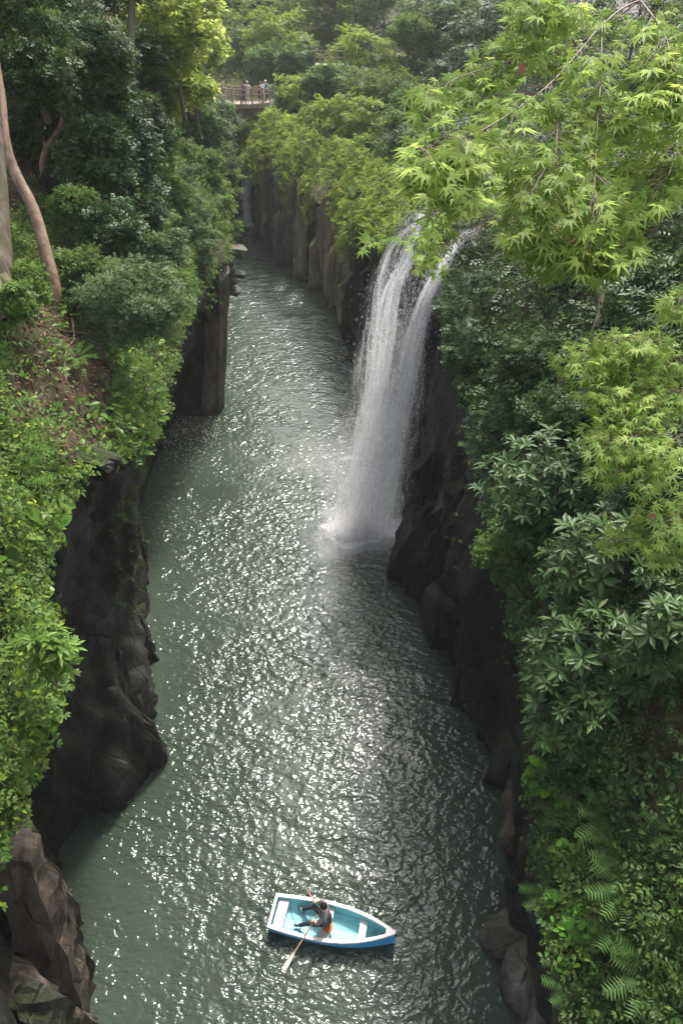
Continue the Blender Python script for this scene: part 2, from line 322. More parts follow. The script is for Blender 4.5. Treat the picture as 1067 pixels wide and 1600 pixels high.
for i, (r, w_) in enumerate(zip(RR, RWat)):
    w0 = np.array([*w_, 0.0]); r2 = r+np.array([0.05, 0, -0.15])
    ov = 0.25 if i < 8 else 0.0
    mid1 = r2*0.72+w0*0.28+np.array([0.35+ov, 0, 0]); mid2 = r2*0.35+w0*0.65+np.array([0.3, 0, 0])
    if i == 9: mid1 = np.array([3.1, 26.9, 9.0]); mid2 = np.array([3.0, 27.2, 4.5])
    rows.append([r+np.array([0.9, 0, 0.15]), r2, mid1, mid2, w0, w0+np.array([0.2, 0, -3.2])])
GRW = displace(displace(loft(rows, 36, 10), 0.5, 0.5, 31, 1, 0.5), 0.22, 1.6, 5, 1, 0.4)
SRW = Surf(GRW)
if SRW.N[:, :, 0].mean() > 0: SRW.N *= -1
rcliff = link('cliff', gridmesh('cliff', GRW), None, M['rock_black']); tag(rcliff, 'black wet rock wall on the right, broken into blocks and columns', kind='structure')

# ------------------------------------------------------------------ rock pieces
def column_mesh(w, h, n=6, seed=0, lean=(0, 0), taper=0.9, slope=0.0, fine=False):
    r = random.Random(seed); ang = sorted((i+r.uniform(-.25, .25))*2*math.pi/n for i in range(n)); rad = [w/2*r.uniform(.85, 1.15) for _ in ang]
    V, F = [], []; L = 7; tilt = (r.uniform(-.5, .5)+slope, r.uniform(-.5, .5)); ph = r.uniform(0, 6) if slope else 0; ang = [a+ph for a in ang]
    for k in range(L):
        t = k/(L-1); s = 1-(1-taper)*t+r.uniform(-.05, .05)
        for a, q in zip(ang, rad):
            x, y = q*s*math.cos(a), q*s*math.sin(a); z = t*h
            if k == L-1: z += tilt[0]*x+tilt[1]*y
            V.append((x+lean[0]*t+r.uniform(-.03, .03)*w, y+lean[1]*t+r.uniform(-.03, .03)*w, z-1.0))
    for k in range(L-1):
        for i in range(n):
            a, b = k*n+i, k*n+(i+1) % n; F.append((a, b, b+n, a+n))
    top = len(V); c = np.mean(V[-n:], axis=0); V.append(tuple(c+np.array([0, 0, .06*w])))
    for i in range(n): F.append(((L-1)*n+i, (L-1)*n+(i+1) % n, top))
    me = mesh_py('basalt_column', V, F)
    if fine:                                        # chipped, weathered faces
        bm = bmesh.new(); bm.from_mesh(me); bmesh.ops.subdivide_edges(bm, edges=bm.edges[:], cuts=2, use_grid_fill=True); bm.normal_update()
        for v in bm.verts:
            q = Vector((v.co.x*1.5+seed, v.co.y*1.5, v.co.z*.8)); h_ = mnoise.fractal(q, .7, 2.2, 5)
            c_ = abs(mnoise.noise(q*1.7)); v.co += v.normal*(h_*.13-max(0, .12-c_)*1.0)*w
        bm.to_mesh(me); bm.free(); me.update()
    return me
def seg_points(poly, step, jit):
    out = []
    for a, b in zip(poly[:-1], poly[1:]):
        a, b = np.array(a, float), np.array(b, float); L = np.linalg.norm(b-a); m = max(1, int(round(L/step)))
        for k in range(m): out.append(a+(b-a)*(k+rng.uniform(-.2, .2))/m)
    return out
line = [(2.1,44), (1.1,50), (0.5,53.6), (-1.1,57.4), (-2.0,61), (-3.6,62.6), (-5.0,66.5), (-6.3,70.5), (-7.6,74.5)]
for k, p in enumerate(seg_points(line, 1.15, .3)):
    h = 6.6+1.3*math.sin(k*1.7)+rng.uniform(-1.8, 1.4); f = rng.uniform(-.45, .5)
    mt = M[random.choice(('rock_column', 'rock_column', 'rock_grey'))] if p[1] > 49 else M['rock_dark']
    c = link('basalt_column', column_mesh(rng.uniform(.75, 1.15), h+1, random.choice((4, 5, 6, 6)), k, (rng.uniform(0, .4), rng.uniform(-.15, .15)), .86, rng.uniform(.3, 1.4)), rcliff, mt)
    c.location = (p[0]+f, p[1], 0)
    for q in range(2):
        if rng.random() < .45:
            c = link('basalt_column', column_mesh(rng.uniform(.55, .95), rng.uniform(1.5, 5.5), 5, 900+k*3+q, (.1, 0), .9, 1.2), rcliff, mt); c.location = (p[0]+f-.6, p[1]+rng.uniform(-.5, .5), 0)
for k, p in enumerate(seg_points([(-8.3,77.5), (-9.4,79.3), (-11,79), (-12.5,78)], .95, .2)):
    if abs(p[0]+9.3) < .5: continue
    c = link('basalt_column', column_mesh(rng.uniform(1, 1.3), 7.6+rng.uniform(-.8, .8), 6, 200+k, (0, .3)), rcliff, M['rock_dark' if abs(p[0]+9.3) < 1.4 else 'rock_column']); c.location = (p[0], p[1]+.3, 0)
# broken columns along the near walls
def wall_columns(parent, pts, side, pick, step, seed):
    for k, p in enumerate(seg_points(pts, step, .35)):
        h = rng.uniform(2.5, 7.0); w_ = rng.uniform(.7, 1.5)
        c = link('basalt_column', column_mesh(w_, h+1, random.choice((4, 5, 5, 6)), seed+k, (side*rng.uniform(-.3, .9), rng.uniform(-.6, .6)), .82, side*rng.uniform(1.2, 2.6), True), parent, M[pick(p[1])]); c.location = (p[0]+side*rng.uniform(-.05, .5), p[1], 0)
wall_columns(lcliff, [(-5.9, 6.2), (-6.9, 8.4), (-8.1, 10.6)], -1, lambda y: random.choice(('rock_brown', 'rock_dark')), .7, 800)
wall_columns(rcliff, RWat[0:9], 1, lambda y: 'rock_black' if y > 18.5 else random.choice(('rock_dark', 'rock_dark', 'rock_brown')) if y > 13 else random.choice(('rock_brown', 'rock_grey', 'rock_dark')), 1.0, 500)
wall_columns(lcliff, LWat[5:10], -1, lambda y: 'rock_black', 1.1, 600)  # shade under the overhang painted in with the blackest rock
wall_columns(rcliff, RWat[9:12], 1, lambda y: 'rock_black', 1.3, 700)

def block_mesh(dims, seed, sub=2, rough=0.09, p=5.0, npt=18):
    """an angular block: hull of random points on a rounded box, edges softened, sides roughened"""
    r = random.Random(seed); bm = bmesh.new()
    for _ in range(npt):
        v = Vector((r.gauss(0, 1), r.gauss(0, 1), r.gauss(0, 1))).normalized(); q = (abs(v.x)**p+abs(v.y)**p+abs(v.z)**p)**(1/p)*r.uniform(.96, 1.12)
        bm.verts.new((v.x/q*dims[0]/2, v.y/q*dims[1]/2, v.z/q*dims[2]/2))
    res = bmesh.ops.convex_hull(bm, input=bm.verts)
    bmesh.ops.delete(bm, geom=[g for g in res['geom_interior'] if isinstance(g, bmesh.types.BMVert)], context='VERTS')
    bmesh.ops.dissolve_limit(bm, angle_limit=R(14), verts=bm.verts, edges=bm.edges)
    bmesh.ops.bevel(bm, geom=bm.edges[:], offset=min(dims)*.035, segments=2, affect='EDGES', clamp_overlap=True)
    bmesh.ops.triangulate(bm, faces=bm.faces)
    for _ in range(sub):
        bmesh.ops.subdivide_edges(bm, edges=[e for e in bm.edges if e.calc_length() > min(dims)*.16], cuts=1, use_grid_fill=True)
        bmesh.ops.triangulate(bm, faces=bm.faces)
    s = min(dims)
    for v in bm.verts:
        h = mnoise.fractal(v.co*(1.3/s)+Vector((seed*3.1, 0, 0)), 0.8, 2.1, 5)
        v.co += v.co.normalized()*h*rough*s*2
    me = bpy.data.meshes.new('rock_block'); bm.to_mesh(me); bm.free(); return me
def block(parent, loc, dims, rot, mat, seed, name='rock_block', label=None):
    c = link(name, block_mesh(dims, seed), parent, M[mat]); c.location = tuple(loc); c.rotation_euler = tuple(R(a) for a in rot)
    if label: c['label'] = label
    return c
# (u, v of the foot at the waterline), size, tilt  -- the blocks that break up the right-hand wall
RBk = [((640,905),(1.6,2.2,4.6),(0,14,10),'rock_black'), ((668,935),(1.5,2.0,4.2),(4,16,-8),'rock_black'), ((695,1000),(1.5,2.2,4.8),(-5,18,12),'rock_black'),
       ((735,1072),(1.3,1.9,5.4),(-4,12,5),'rock_dark'), ((752,1128),(1.2,1.6,5.0),(6,14,-14),'rock_dark'), ((795,1150),(1.4,1.5,4.8),(-4,16,8),'rock_brown'),
       ((800,1215),(1.2,1.6,3.2),(-8,20,10),'rock_dark'), ((830,1310),(1.6,2.3,4.6),(5,18,-10),'rock_brown'), ((822,1410),(1.3,1.6,2.6),(0,25,15),'rock_brown'),
       ((800,1478),(1.2,1.4,2.2),(10,30,-10),'rock_grey'), ((825,1550),(1.5,1.5,2.4),(-8,24,14),'rock_grey'), ((872,1590),(1.6,1.8,3.0),(0,20,-6),'rock_grey'),
       ((880,1420),(1.8,2.4,6.0),(0,14,4),'rock_dark'), ((850,1230),(1.8,2.4,7.0),(0,16,-4),'rock_dark'), ((790,1060),(1.8,2.2,8.0),(0,10,8),'rock_dark'), ((735,930),(1.6,2.2,8.2),(0,6,-8),'rock_black')]
for k, ((u, v), dm, rt, mt) in enumerate(RBk):
    q = Pz(u, v); block(rcliff, (q[0], q[1], dm[2]*.36), dm, rt, mt, 50+k)
q = Pz(470, 437); block(rcliff, (q[0]+.6, q[1]+.3, .1), (2.0,1.4,.7), (0,5,20), 'rock_grey', 81)
q = Pz(548, 560); block(rcliff, (q[0]+.6, q[1]+.2, .1), (2.2,1.6,1.0), (0,-8,30), 'rock_dark', 82)
q = Pz(575, 585); block(rcliff, (q[0]+.4, q[1], .2), (1.8,1.6,1.2), (0,-8,50), 'rock_black', 83)
# left: pillar under the ledge, alcove slabs, layered ledge, nose by the cave, brown outcrop at the bottom corner
def prism(name, base, top, parent, mat, seed):
    """column between a base polygon (z=-1.5) and a top polygon, faces roughened"""
    n = len(base); V, F = [], []; L = 9; r = random.Random(seed)
    for k in range(L):
        t = k/(L-1)
        for a, b in zip(base, top):
            q = np.array(a)*(1-t)+np.array(b)*t; V.append(q+np.array([r.uniform(-.05, .05), r.uniform(-.05, .05), 0]))
    for k in range(L-1):
        for i in range(n): F.append((k*n+i, k*n+(i+1) % n, (k+1)*n+(i+1) % n, (k+1)*n+i))
    F.append(tuple(range((L-1)*n, L*n)))
    return link(name, mesh_py(name, V, F), parent, M[mat])
a, b = Pz(309, 650), Pz(345, 641)
prism('basalt_column', [(a[0],a[1],-1.5),(b[0]-.25,b[1]-.3,-1.5),(b[0],b[1]+.4,-1.5),(b[0]-.3,b[1]+2.2,-1.5),(a[0],a[1]+2,-1.5)],
      [(-6.95,38.0,7.6),(-6.2,37.6,7.8),(-5.85,38.6,7.9),(-6.1,40.5,8),(-7.1,40.2,7.8)], lcliff, 'rock_brown', 1)
a = Pz(272, 652)
prism('basalt_column', [(a[0]-.6,a[1]+.2,-1.5),(a[0]+.9,a[1]+1.4,-1.5),(a[0]+1.9,a[1]+1.6,-1.5),(a[0]+1.9,a[1]+3.2,-1.5),(a[0]-.6,a[1]+3,-1.5)],
      [(a[0]-.4,a[1]-.6,7.0),(a[0]+1.3,a[1]+.6,7.2),(a[0]+2.3,a[1]+1,7.3),(a[0]+2.3,a[1]+3,7.3),(a[0]-.4,a[1]+3,7)], lcliff, 'rock_dark', 2)
for k in range(9):
    q = P(338+rng.uniform(-14, 10), 382+k*8, 40.2+k*.12)
    block(lcliff, q, (rng.uniform(2.2, 3.2), rng.uniform(2, 3), .3), (rng.uniform(-4, 4), rng.uniform(4, 14), rng.uniform(-20, 20)), 'rock_brown' if k < 5 else 'rock_dark', 120+k, 'rock_slab')
q = Pz(232, 1190); block(lcliff, (q[0]-.1, q[1], 1.3), (1.1, 1.3, 4.2), (3, -10, 12), 'rock_black', 131)
for k, (u, v, dm, rt, z) in enumerate([(40,1400,(2.4,2.4,2.6),(10,-24,15),.5), (70,1470,(2.0,2.4,1.9),(-8,-30,-10),.1), (55,1545,(2.6,2.2,3.0),(8,-22,8),.6), (105,1580,(1.5,2.0,1.6),(0,-34,-14),0.0),
                                       (-20,1500,(3.0,3.0,4.4),(0,-16,20),1.2), (20,1620,(3,2.5,3.4),(4,-20,-6),.8)]):
    q = Pz(u, v); block(lcliff, (q[0]-.3, q[1], z), dm, rt, 'rock_brown', 140+k)

# ------------------------------------------------------------------ leaf geometry
T_quad = (np.array([(0,0,0),(.45,.27,.07),(1,0,-.08),(.45,-.27,.07)]), [(0,2,1),(0,3,2)])
T_oval = (np.array([(0,0,0),(.28,.19,.06),(.28,0,0),(.28,-.19,.06),(.68,.2,.02),(.68,0,-.04),(.68,-.2,.02),(1,0,-.14)]),
          [(0,2,1),(0,3,2),(1,2,5),(1,5,4),(2,3,6),(2,6,5),(4,5,7),(5,6,7)])
T_round = (np.array([(0,0,0),(.05,.3,.03),(.05,-.3,.03),(.42,.42,.05),(.42,0,-.03),(.42,-.42,.05),(.78,.26,.0),(.78,-.26,.0),(1,0,-.1)]),
           [(0,4,1),(0,2,4),(1,4,3),(2,5,4),(3,4,6),(4,5,7),(4,8,6),(4,7,8)])
T_lance = (np.array([(0,0,0),(.2,.09,.02),(.2,0,-.02),(.2,-.09,.02),(.55,.155,.02),(.55,0,-.05),(.55,-.155,.02),(1,0,-.16)]), T_oval[1])
def t_maple():
    ang = [-128,-82,-41,0,41,82,128]; ln = [.5,.78,.95,1,.95,.78,.5]; V = [(0,0,0)]; n = len(ang)
    for i, (a, q) in enumerate(zip(ang, ln)):
        if i: 
            m = R((ang[i-1]+a)/2); V.append((.29*math.cos(m), .29*math.sin(m), .03))
        a = R(a)
        s = .085*q
        V.append((q*.55*math.cos(a)-s*math.sin(-a)*-1, q*.55*math.sin(a)-s*math.cos(a), -.02)) if False else None
        V.append((q*math.cos(a), q*math.sin(a), -.17*q)) 
    V = [v for v in V if v]
    F = [(0, i, i+1) for i in range(1, len(V)-1)]
    V = np.array(V, float); V[:, 0] = V[:, 0]*.62+.3; V[:, 1] *= .62     # stalk end near the origin
    return V, F
T_maple = t_maple()
def t_frond(n=13, w=.26, droop=.35):
    V, F = [], []
    for i in range(n):
        t = .12+.88*i/n; z = .18*t-droop*t*t; q = w*math.sin(math.pi*min(1, .2+.8*(1-t)))*(1-.25*t)+.02; dt = .5/n
        for s in (1, -1):
            k = len(V); V += [(t-dt, 0, z), (t+dt*.9, 0, z), (t+.08, s*q, z-.05*q/w*.5)]; F.append((k, k+1, k+2) if s < 0 else (k, k+2, k+1))
    return np.array(V), F
T_frond = t_frond()
def t_spray(n=4, tpl=T_quad, ls=.4):
    """a twig tip: paired leaflets along an arching stalk"""
    V, F = [], []
    for i in range(n):
        t = .1+.75*i/max(1, n-1)
        for s in ((1, -1) if i < n-1 else (1, -1, 0)):
            a = s*R(52-10*i/n); ca, sa = math.cos(a), math.sin(a); k = len(V)
            for x, y, z in tpl[0]:
                x, y, z = x*ls, y*ls, z*ls; V.append((t+x*ca-y*sa, x*sa+y*ca, z-.2*t*t-.15*abs(x)))
            F += [tuple(k+j for j in f) for f in tpl[1]]
    return np.array(V), F
T_spray = t_spray(); T_spray3 = t_spray(3)
def t_rosette(n=8, tpl=T_lance, up=.35):
    V, F = [], []
    for i in range(n):
        a = i*2.399; ca, sa = math.cos(a), math.sin(a); k = len(V); s = 1-.05*i; e = up+.06*i
        for x, y, z in tpl[0]:
            x, y, z = x*s, y*s, z*s; r = x*math.cos(e)-z*math.sin(e); h = x*math.sin(e)+z*math.cos(e); V.append((r*ca-y*sa, r*sa+y*ca, h-.25*r*r))
        F += [tuple(k+j for j in f) for f in tpl[1]]
    return np.array(V), F
T_ros = t_rosette()
def unit(a): return a/np.maximum(np.linalg.norm(a, axis=-1, keepdims=True), 1e-9)
def rand_unit(n): return unit(rng.normal(size=(n, 3)))
def frames(nrm, axis=None):
    n = len(nrm); nrm = unit(nrm)
    if axis is None: axis = rand_unit(n)
    ax = unit(axis-(axis*nrm).sum(1, keepdims=True)*nrm); return ax, np.cross(nrm, ax), nrm
def leaves(name, pos, nrm, size, tpl, axis=None):
    T, F = tpl; T = np.asarray(T, float); ax, sd_, nn = frames(nrm, axis); size = np.broadcast_to(np.asarray(size, float), (len(pos),))[:, None, None]
    V = pos[:, None, :]+size*(T[None, :, 0, None]*ax[:, None]+T[None, :, 1, None]*sd_[:, None]+T[None, :, 2, None]*nn[:, None])
    k = len(T); F = np.asarray(F); FF = (np.arange(len(pos))*k)[:, None, None]+F[None]
    return mesh_np(name, V.reshape(-1, 3), FF.reshape(-1, F.shape[1]))
UP = np.array([0, 0, 1.0])
def scatter(name, surf, n, tpl, size, mat, where=None, lift=(0, .3), upw=.8, rnd=.55, label=None, minpx=3.0, margin=160, down=0.0, kind='stuff', power=1.6):
    p, nn, d = surf.sample(n, where, margin, power)
    if len(p) == 0: return None
    p = p+nn*rng.uniform(lift[0], lift[1], (len(p), 1))
    nrm = unit(nn*(1-upw)+UP*upw+rng.normal(size=p.shape)*rnd)
    sz = np.maximum(size*rng.uniform(.65, 1.25, len(p)), minpx*d/FOC)
    ax = rand_unit(len(p))+nn*.5-UP*down
    o = link(name, leaves(name, p, nrm, sz, tpl, ax), None, M[mat]); return tag(o, label, kind=kind)

def tube_arrays(pts, rad, n=8, wob=0.0, seed=0):
    pts = np.asarray(pts, float); m = len(pts); tan = unit(np.gradient(pts, axis=0)); ref = np.array([0.31, .17, .93]) if abs(tan[0][2]) < .9 else np.array([1, 0.1, 0])
    V = []; r_ = random.Random(seed)
    for i in range(m):
        a = unit(np.cross(tan[i], ref)); b = np.cross(tan[i], a)
        for k in range(n):
            t = 2*math.pi*k/n; q = rad[i]*(1+wob*r_.uniform(-1, 1)); V.append(pts[i]+a*q*math.cos(t)+b*q*math.sin(t))
    F = [(i*n+k, i*n+(k+1) % n, (i+1)*n+(k+1) % n, (i+1)*n+k) for i in range(m-1) for k in range(n)]
    return V, F
def smooth_path(pts, n):
    pts = np.asarray(pts, float)[:, None, :]; return catmull(pts, np.linspace(0, len(pts)-1, n))[:, 0]
def tubes(name, specs, parent, mat, n=6, wob=.05):
    """specs: [(pts, r0, r1)] joined in one mesh"""
    V, F = [], []
    for q, (pts, r0, r1) in enumerate(specs):
        pp = smooth_path(pts, max(4, 4*len(pts))); v, f = tube_arrays(rel(parent, pp) if parent else pp, np.linspace(r0, r1, len(pp)), n, wob, q)
        k = len(V); V += v; F += [tuple(k+j for j in x) for x in f]
    me = mesh_py(name, V, F); o = link(name, me, parent, M[mat]); me.shade_smooth(); return o

def clump_points(cen, rad, nc, per, flat=.45, csize=.4, shell=.55):
    """leaf positions gathered in flattened clumps spread through an ellipsoid; also outward directions"""
    dirs = rand_unit(nc); rr = (shell+(1-shell)*rng.random((nc, 1)))
    c = np.asarray(cen)+dirs*np.asarray(rad)*rr
    pos, out = [], []
    for i in range(nc):
        m = int(per*rng.uniform(.5, 1.4)); s = csize*rng.uniform(.6, 1.3)
        q = rand_unit(m)*(rng.random((m, 1))**.5)*np.array([s, s, s*flat]); pos.append(c[i]+q); out.append(unit(q+dirs[i]*s*.6))
    return np.concatenate(pos), np.concatenate(out), c
def plant(name, base, cen, rad, nc, per, size, tpl, mat, label, cat, bark='bark', trunk_r=.12, group=None, flat=.45, csize=None, upw=.7, rnd=.45, limbs=7, crown='crown', stem='trunk', shell=.5, path=None):
    base, cen, rad = np.array(base, float), np.array(cen, float), np.array(rad, float)
    t = empty(name, base, label, cat, group)
    cs = csize or rad.mean()*.33
    pos, out, c = clump_points(cen, rad, nc, per, flat, cs, shell)
    nrm = unit(UP*upw+out*(1-upw)+rng.normal(size=pos.shape)*rnd)
    me = leaves(crown, rel(t, pos), nrm, size*rng.uniform(.7, 1.25, len(pos)), tpl, out+rng.normal(size=pos.shape)*.5)
    link(crown, me, t, M[mat])
    mid = cen-np.array([0, 0, rad[2]*.3])
    specs = [((path or [base, base*.5+mid*.5+rng.normal(size=3)*trunk_r, mid, cen+np.array([0, 0, rad[2]*.5])]), trunk_r, trunk_r*.3)]
    tubes(stem, specs, t, bark, 8)
    sel = rng.choice(len(c), min(limbs, len(c)), replace=False)
    if limbs:
        tubes('limb', [([mid*.7+cen*.3*1+base*0, (mid+c[i])/2+np.array([0, 0, -.05*rad[2]]), c[i]], trunk_r*.45, trunk_r*.1) for i in sel], t, bark, 5)
    return t

# ------------------------------------------------------------------ ground cover
def reg(*polys):
    def f(u, v):
        k = np.zeros(len(u), bool)
        for q in polys: k |= inpoly(u, v, q)
        return k.astype(float)
    return f
SOIL_L = [(0,470),(60,475),(145,505),(175,590),(160,705),(90,730),(50,665),(0,670)]
def cov_l(u, v):
    a = np.where(inpoly(u, v, SOIL_L), .05, 1.0); return np.where((v < 340) & (u < 200), .12, a)
scatter('ground_cover', SL, 52000, T_spray3, .2, 'mid', cov_l, (.0, .35), .6, .6, 'low mixed greenery over the left bank', 5)
scatter('ground_cover', SL, 16000, T_quad, .11, 'lime', lambda u, v: np.where((v > 560), .9, .25)*cov_l(u, v), (.1, .45), .6, .6, 'bright yellow green small leaves on the left bank', 5)
scatter('leaf_litter', SL, 30000, T_oval, .10, 'litter', lambda u, v: np.where(inpoly(u, v, SOIL_L) | ((v < 420) & (u < 200)), 1, .15), (.0, .06), .5, .5, 'dry brown fallen leaves on the left bank')
scatter('ground_cover', SR, 75000, T_spray3, .19, 'dark', lambda u, v: np.where((u > 1010) & (v > 1100) & (v < 1300), .25, np.where(v > 350, 1, .5)), (.0, .35), .6, .6, 'low dark greenery over the right bank', 5)
scatter('ground_cover', SR, 9000, T_quad, .10, 'mid', lambda u, v: np.where((v > 1180) | ((u < 860) & (v > 740)), .9, .15), (.1, .45), .6, .6, 'small mid green leaves along the right rim', 5)
scatter('ground_cover', SR, 30000, T_spray3, .34, 'dark', lambda u, v: ((u > 640) & (v < 700)).astype(float), (.0, .8), .6, .5, 'dark greenery filling the shady upper right bank', 4, power=1.3)
scatter('leaf_litter', SL, 1500, T_oval, .22, 'rust', reg([(10,105),(75,110),(70,150),(20,140)], [(40,200),(90,195),(95,250),(30,260)], [(60,60),(130,90),(120,170),(80,160)]), (.05, .3), .3, .5, 'orange fallen leaves, sun patches on the shady hillside put into their colour', 5)  # sunlit spots painted as patches of orange litter
scatter('leaf_litter', SR, 5000, T_oval, .10, 'litter', lambda u, v: np.where((u > 990) & (v > 1080) & (v < 1330), 1, 0), (.0, .05), .5, .5, 'dry brown fallen leaves on the right bank')
scatter('ground_cover', SR, 60000, T_spray3, .22, 'lime', lambda u, v: np.where((u < 700) & (v < 420) & (v > 90), .9, 0), (.0, .9), .5, .6, 'yellow green creepers over the far right bank', 4, power=1.2)
# creepers hanging over the column tops and walls
scatter('hanging_creeper', SLW, 2600, T_spray3, .2, 'mid', reg([(165,750),(215,740),(222,960),(180,960)], [(240,560),(285,520),(275,640),(230,720),(215,740),(205,720)]), (.0, .12), .3, .6, 'creepers hanging down the prow of the left wall', 3)
scatter('hanging_creeper', SLW, 9000, T_spray3, .24, 'mid', reg([(240,200),(365,250),(362,372),(330,430),(345,480),(325,490),(300,470),(270,470)]), (.05, .6), .4, .6, 'creepers over the left ledge', 3)
scatter('hanging_creeper', SRW, 700, T_quad, .2, 'lime', reg([(640,700),(760,700),(830,920),(830,1180),(780,1000),(720,900)]), (.0, .1), .3, .6, 'sparse sprigs on the black right wall', 3)
# ------------------------------------------------------------------ creepers over the columns (they hang in front of them)
cl = [(1.6,43.6), (0.7,50), (0.1,53.6), (-1.5,57.2), (-2.6,60.8), (-4.2,62.3), (-5.7,66.2), (-7.0,70.2), (-8.3,74.2), (-8.8,77)]
drows = []
for k, (x, y) in enumerate(cl):
    top = RR[min(16, 11+k*.6.__trunc__())] if False else None
    drows.append([(x+2.6, y+.8, 10.0+.02*(y-44)), (x+1.0, y+.2, 8.8), (x-.15, y, 7.6), (x-.35, y, 6.2), (x-.45, y-.1, 4.4)])
SD = Surf(loft([np.array(r, float) for r in drows], 24, 8))
if SD.N[:, :, 0].mean() > 0: SD.N *= -1
def dens(u, v):
    lim = np.interp(u, [400, 430, 450, 490, 500, 515, 560, 600], [262, 270, 285, 320, 225, 330, 385, 395])-14+26*np.sin(u*.13)+20*np.sin(u*.31+1)+10*np.sin(u*.9)
    return np.clip((lim-v)/30.0+.5, 0, 1)
def dens2(u, v): return dens(u, v)*(np.sin(u*.21+v*.13)+np.sin(u*.37-v*.29+2)+np.sin(v*.41+1) > -.1)
scatter('hanging_creeper', SD, 15000, T_spray3, .34, 'lime', dens2, (.0, .8), .45, .5, 'yellow green creepers hanging over the tops of the far columns', 4, down=.25, power=1.0)
scatter('hanging_creeper', SD, 12000, T_spray3, .3, 'lime2', dens, (.0, .4), .5, .6, 'mid green creepers among the yellow ones over the far columns', 4, down=.6, power=1.0)

def on(surf, u, v):
    k = np.argmin((surf.pu-u)**2+(surf.pv-v)**2); return surf.G.reshape(-1, 3)[k], surf.pd[k]
for s_ in (SL, SR, SLW, SRW, SD):
    s_.pu, s_.pv, s_.pd = proj(s_.G.reshape(-1, 3)); s_.pu = np.where(s_.pd > 0, s_.pu, 1e6)

# ------------------------------------------------------------------ trees and shrubs
def tree(name, u, v, d, ru, rv, nc, per, size, tpl, mat, label, cat='tree', group=None, base=None, drop=1.0, **kw):
    """crown centred on the place seen at (u, v, depth d), ru x rv photo pixels in half-size"""
    c = P(u, v, d); r = np.array([ru, ru*.8, rv*1.15])*d/FOC
    b = np.array(base) if base is not None else c-np.array([0, -.2*r[1], r[2]*(.8+drop)])
    return plant(name, b, c, r, nc, per, size, tpl, mat, label, cat, group=group, **kw)
# --- left side
def trunk_thing(label, specs, mat, crown=None, name='tree', cat='tree'):
    b = specs[0][0][0]; t = empty(name, b, label, cat); tubes('trunk', specs[:1], t, mat, 10, .04)
    if len(specs) > 1: tubes('limb', specs[1:], t, mat, 7, .05)
    if crown:
        for cen, rad, nc, per, sz, tpl, m in crown:
            pos, out, c = clump_points(cen, rad, nc, per, .45, np.mean(rad)*.33)
            link('crown', leaves('crown', rel(t, pos), unit(UP*.6+out*.4+rng.normal(size=pos.shape)*.45), sz*rng.uniform(.7, 1.25, len(pos)), tpl, out), t, M[m])
    return t
b0, e0 = on(SL, 84, 478); e0 -= 15.1
trunk_thing('slender tree with smooth tan trunk leaning left from the bank', [([b0-UP*.2, P(86,455,15.1+e0), P(72,395,15.1+e0), P(52,325,15.2+e0), P(22,265,15.4+e0), P(8,215,15.5+e0), P(2,150,15.7+e0), P(-12,60,16+e0), P(-20,-40,16.4+e0)], .16, .10)], 'bark_tan',
            [(P(20,-30,16.5), (1.6,1.4,.9), 26, 60, .2, T_spray3, 'dark')])
b1 = on(SL, 0, 470)[0]
trunk_thing('thick grey mossy trunk with spreading roots at the left edge', [([b1-UP*.3, P(-8,455,14.6), P(-10,380,14.7), P(-14,280,14.9), P(-22,150,15.2), P(-30,0,15.5)], .40, .26),
            ([P(-6,425,14.5), P(22,455,14.3), P(62,466,14.4)], .2, .06), ([P(-6,425,14.5), P(-2,465,14.0), P(8,500,13.7)], .17, .06), ([P(20,452,14.3), P(38,480,14.1), P(44,505,14.0)], .08, .04)], 'bark',
            [(P(-60,-60,16), (1.8,1.6,.9), 24, 60, .2, T_spray3, 'dark')])
b2, e2 = on(SL, 66, 296); e2 -= 20
trunk_thing('thin forked tree with brown stem on the shady hillside', [([b2-UP*.3, P(68,265,20+e2), P(74,232,20+e2), P(98,190,20.2+e2), P(92,120,20.6+e2), P(88,30,21+e2)], .12, .06), ([P(74,232,20+e2), P(64,190,20.4+e2), P(58,120,20.6+e2), P(50,20,21+e2)], .09, .05)], 'bark_tan',
            [(P(110,70,21), (1.7,1.2,.9), 30, 60, .2, T_spray3, 'dark')])
b3 = P(206,165,25)
trunk_thing('dark straight trunk in front of the sunlit leaves', [([b3-UP*.5, P(205,90,25), P(207,0,25.5), P(210,-60,26)], .15, .11)], 'bark_dark',
            [(P(205,-40,26), (1.6,1.3,.8), 20, 60, .24, T_spray3, 'dark')])
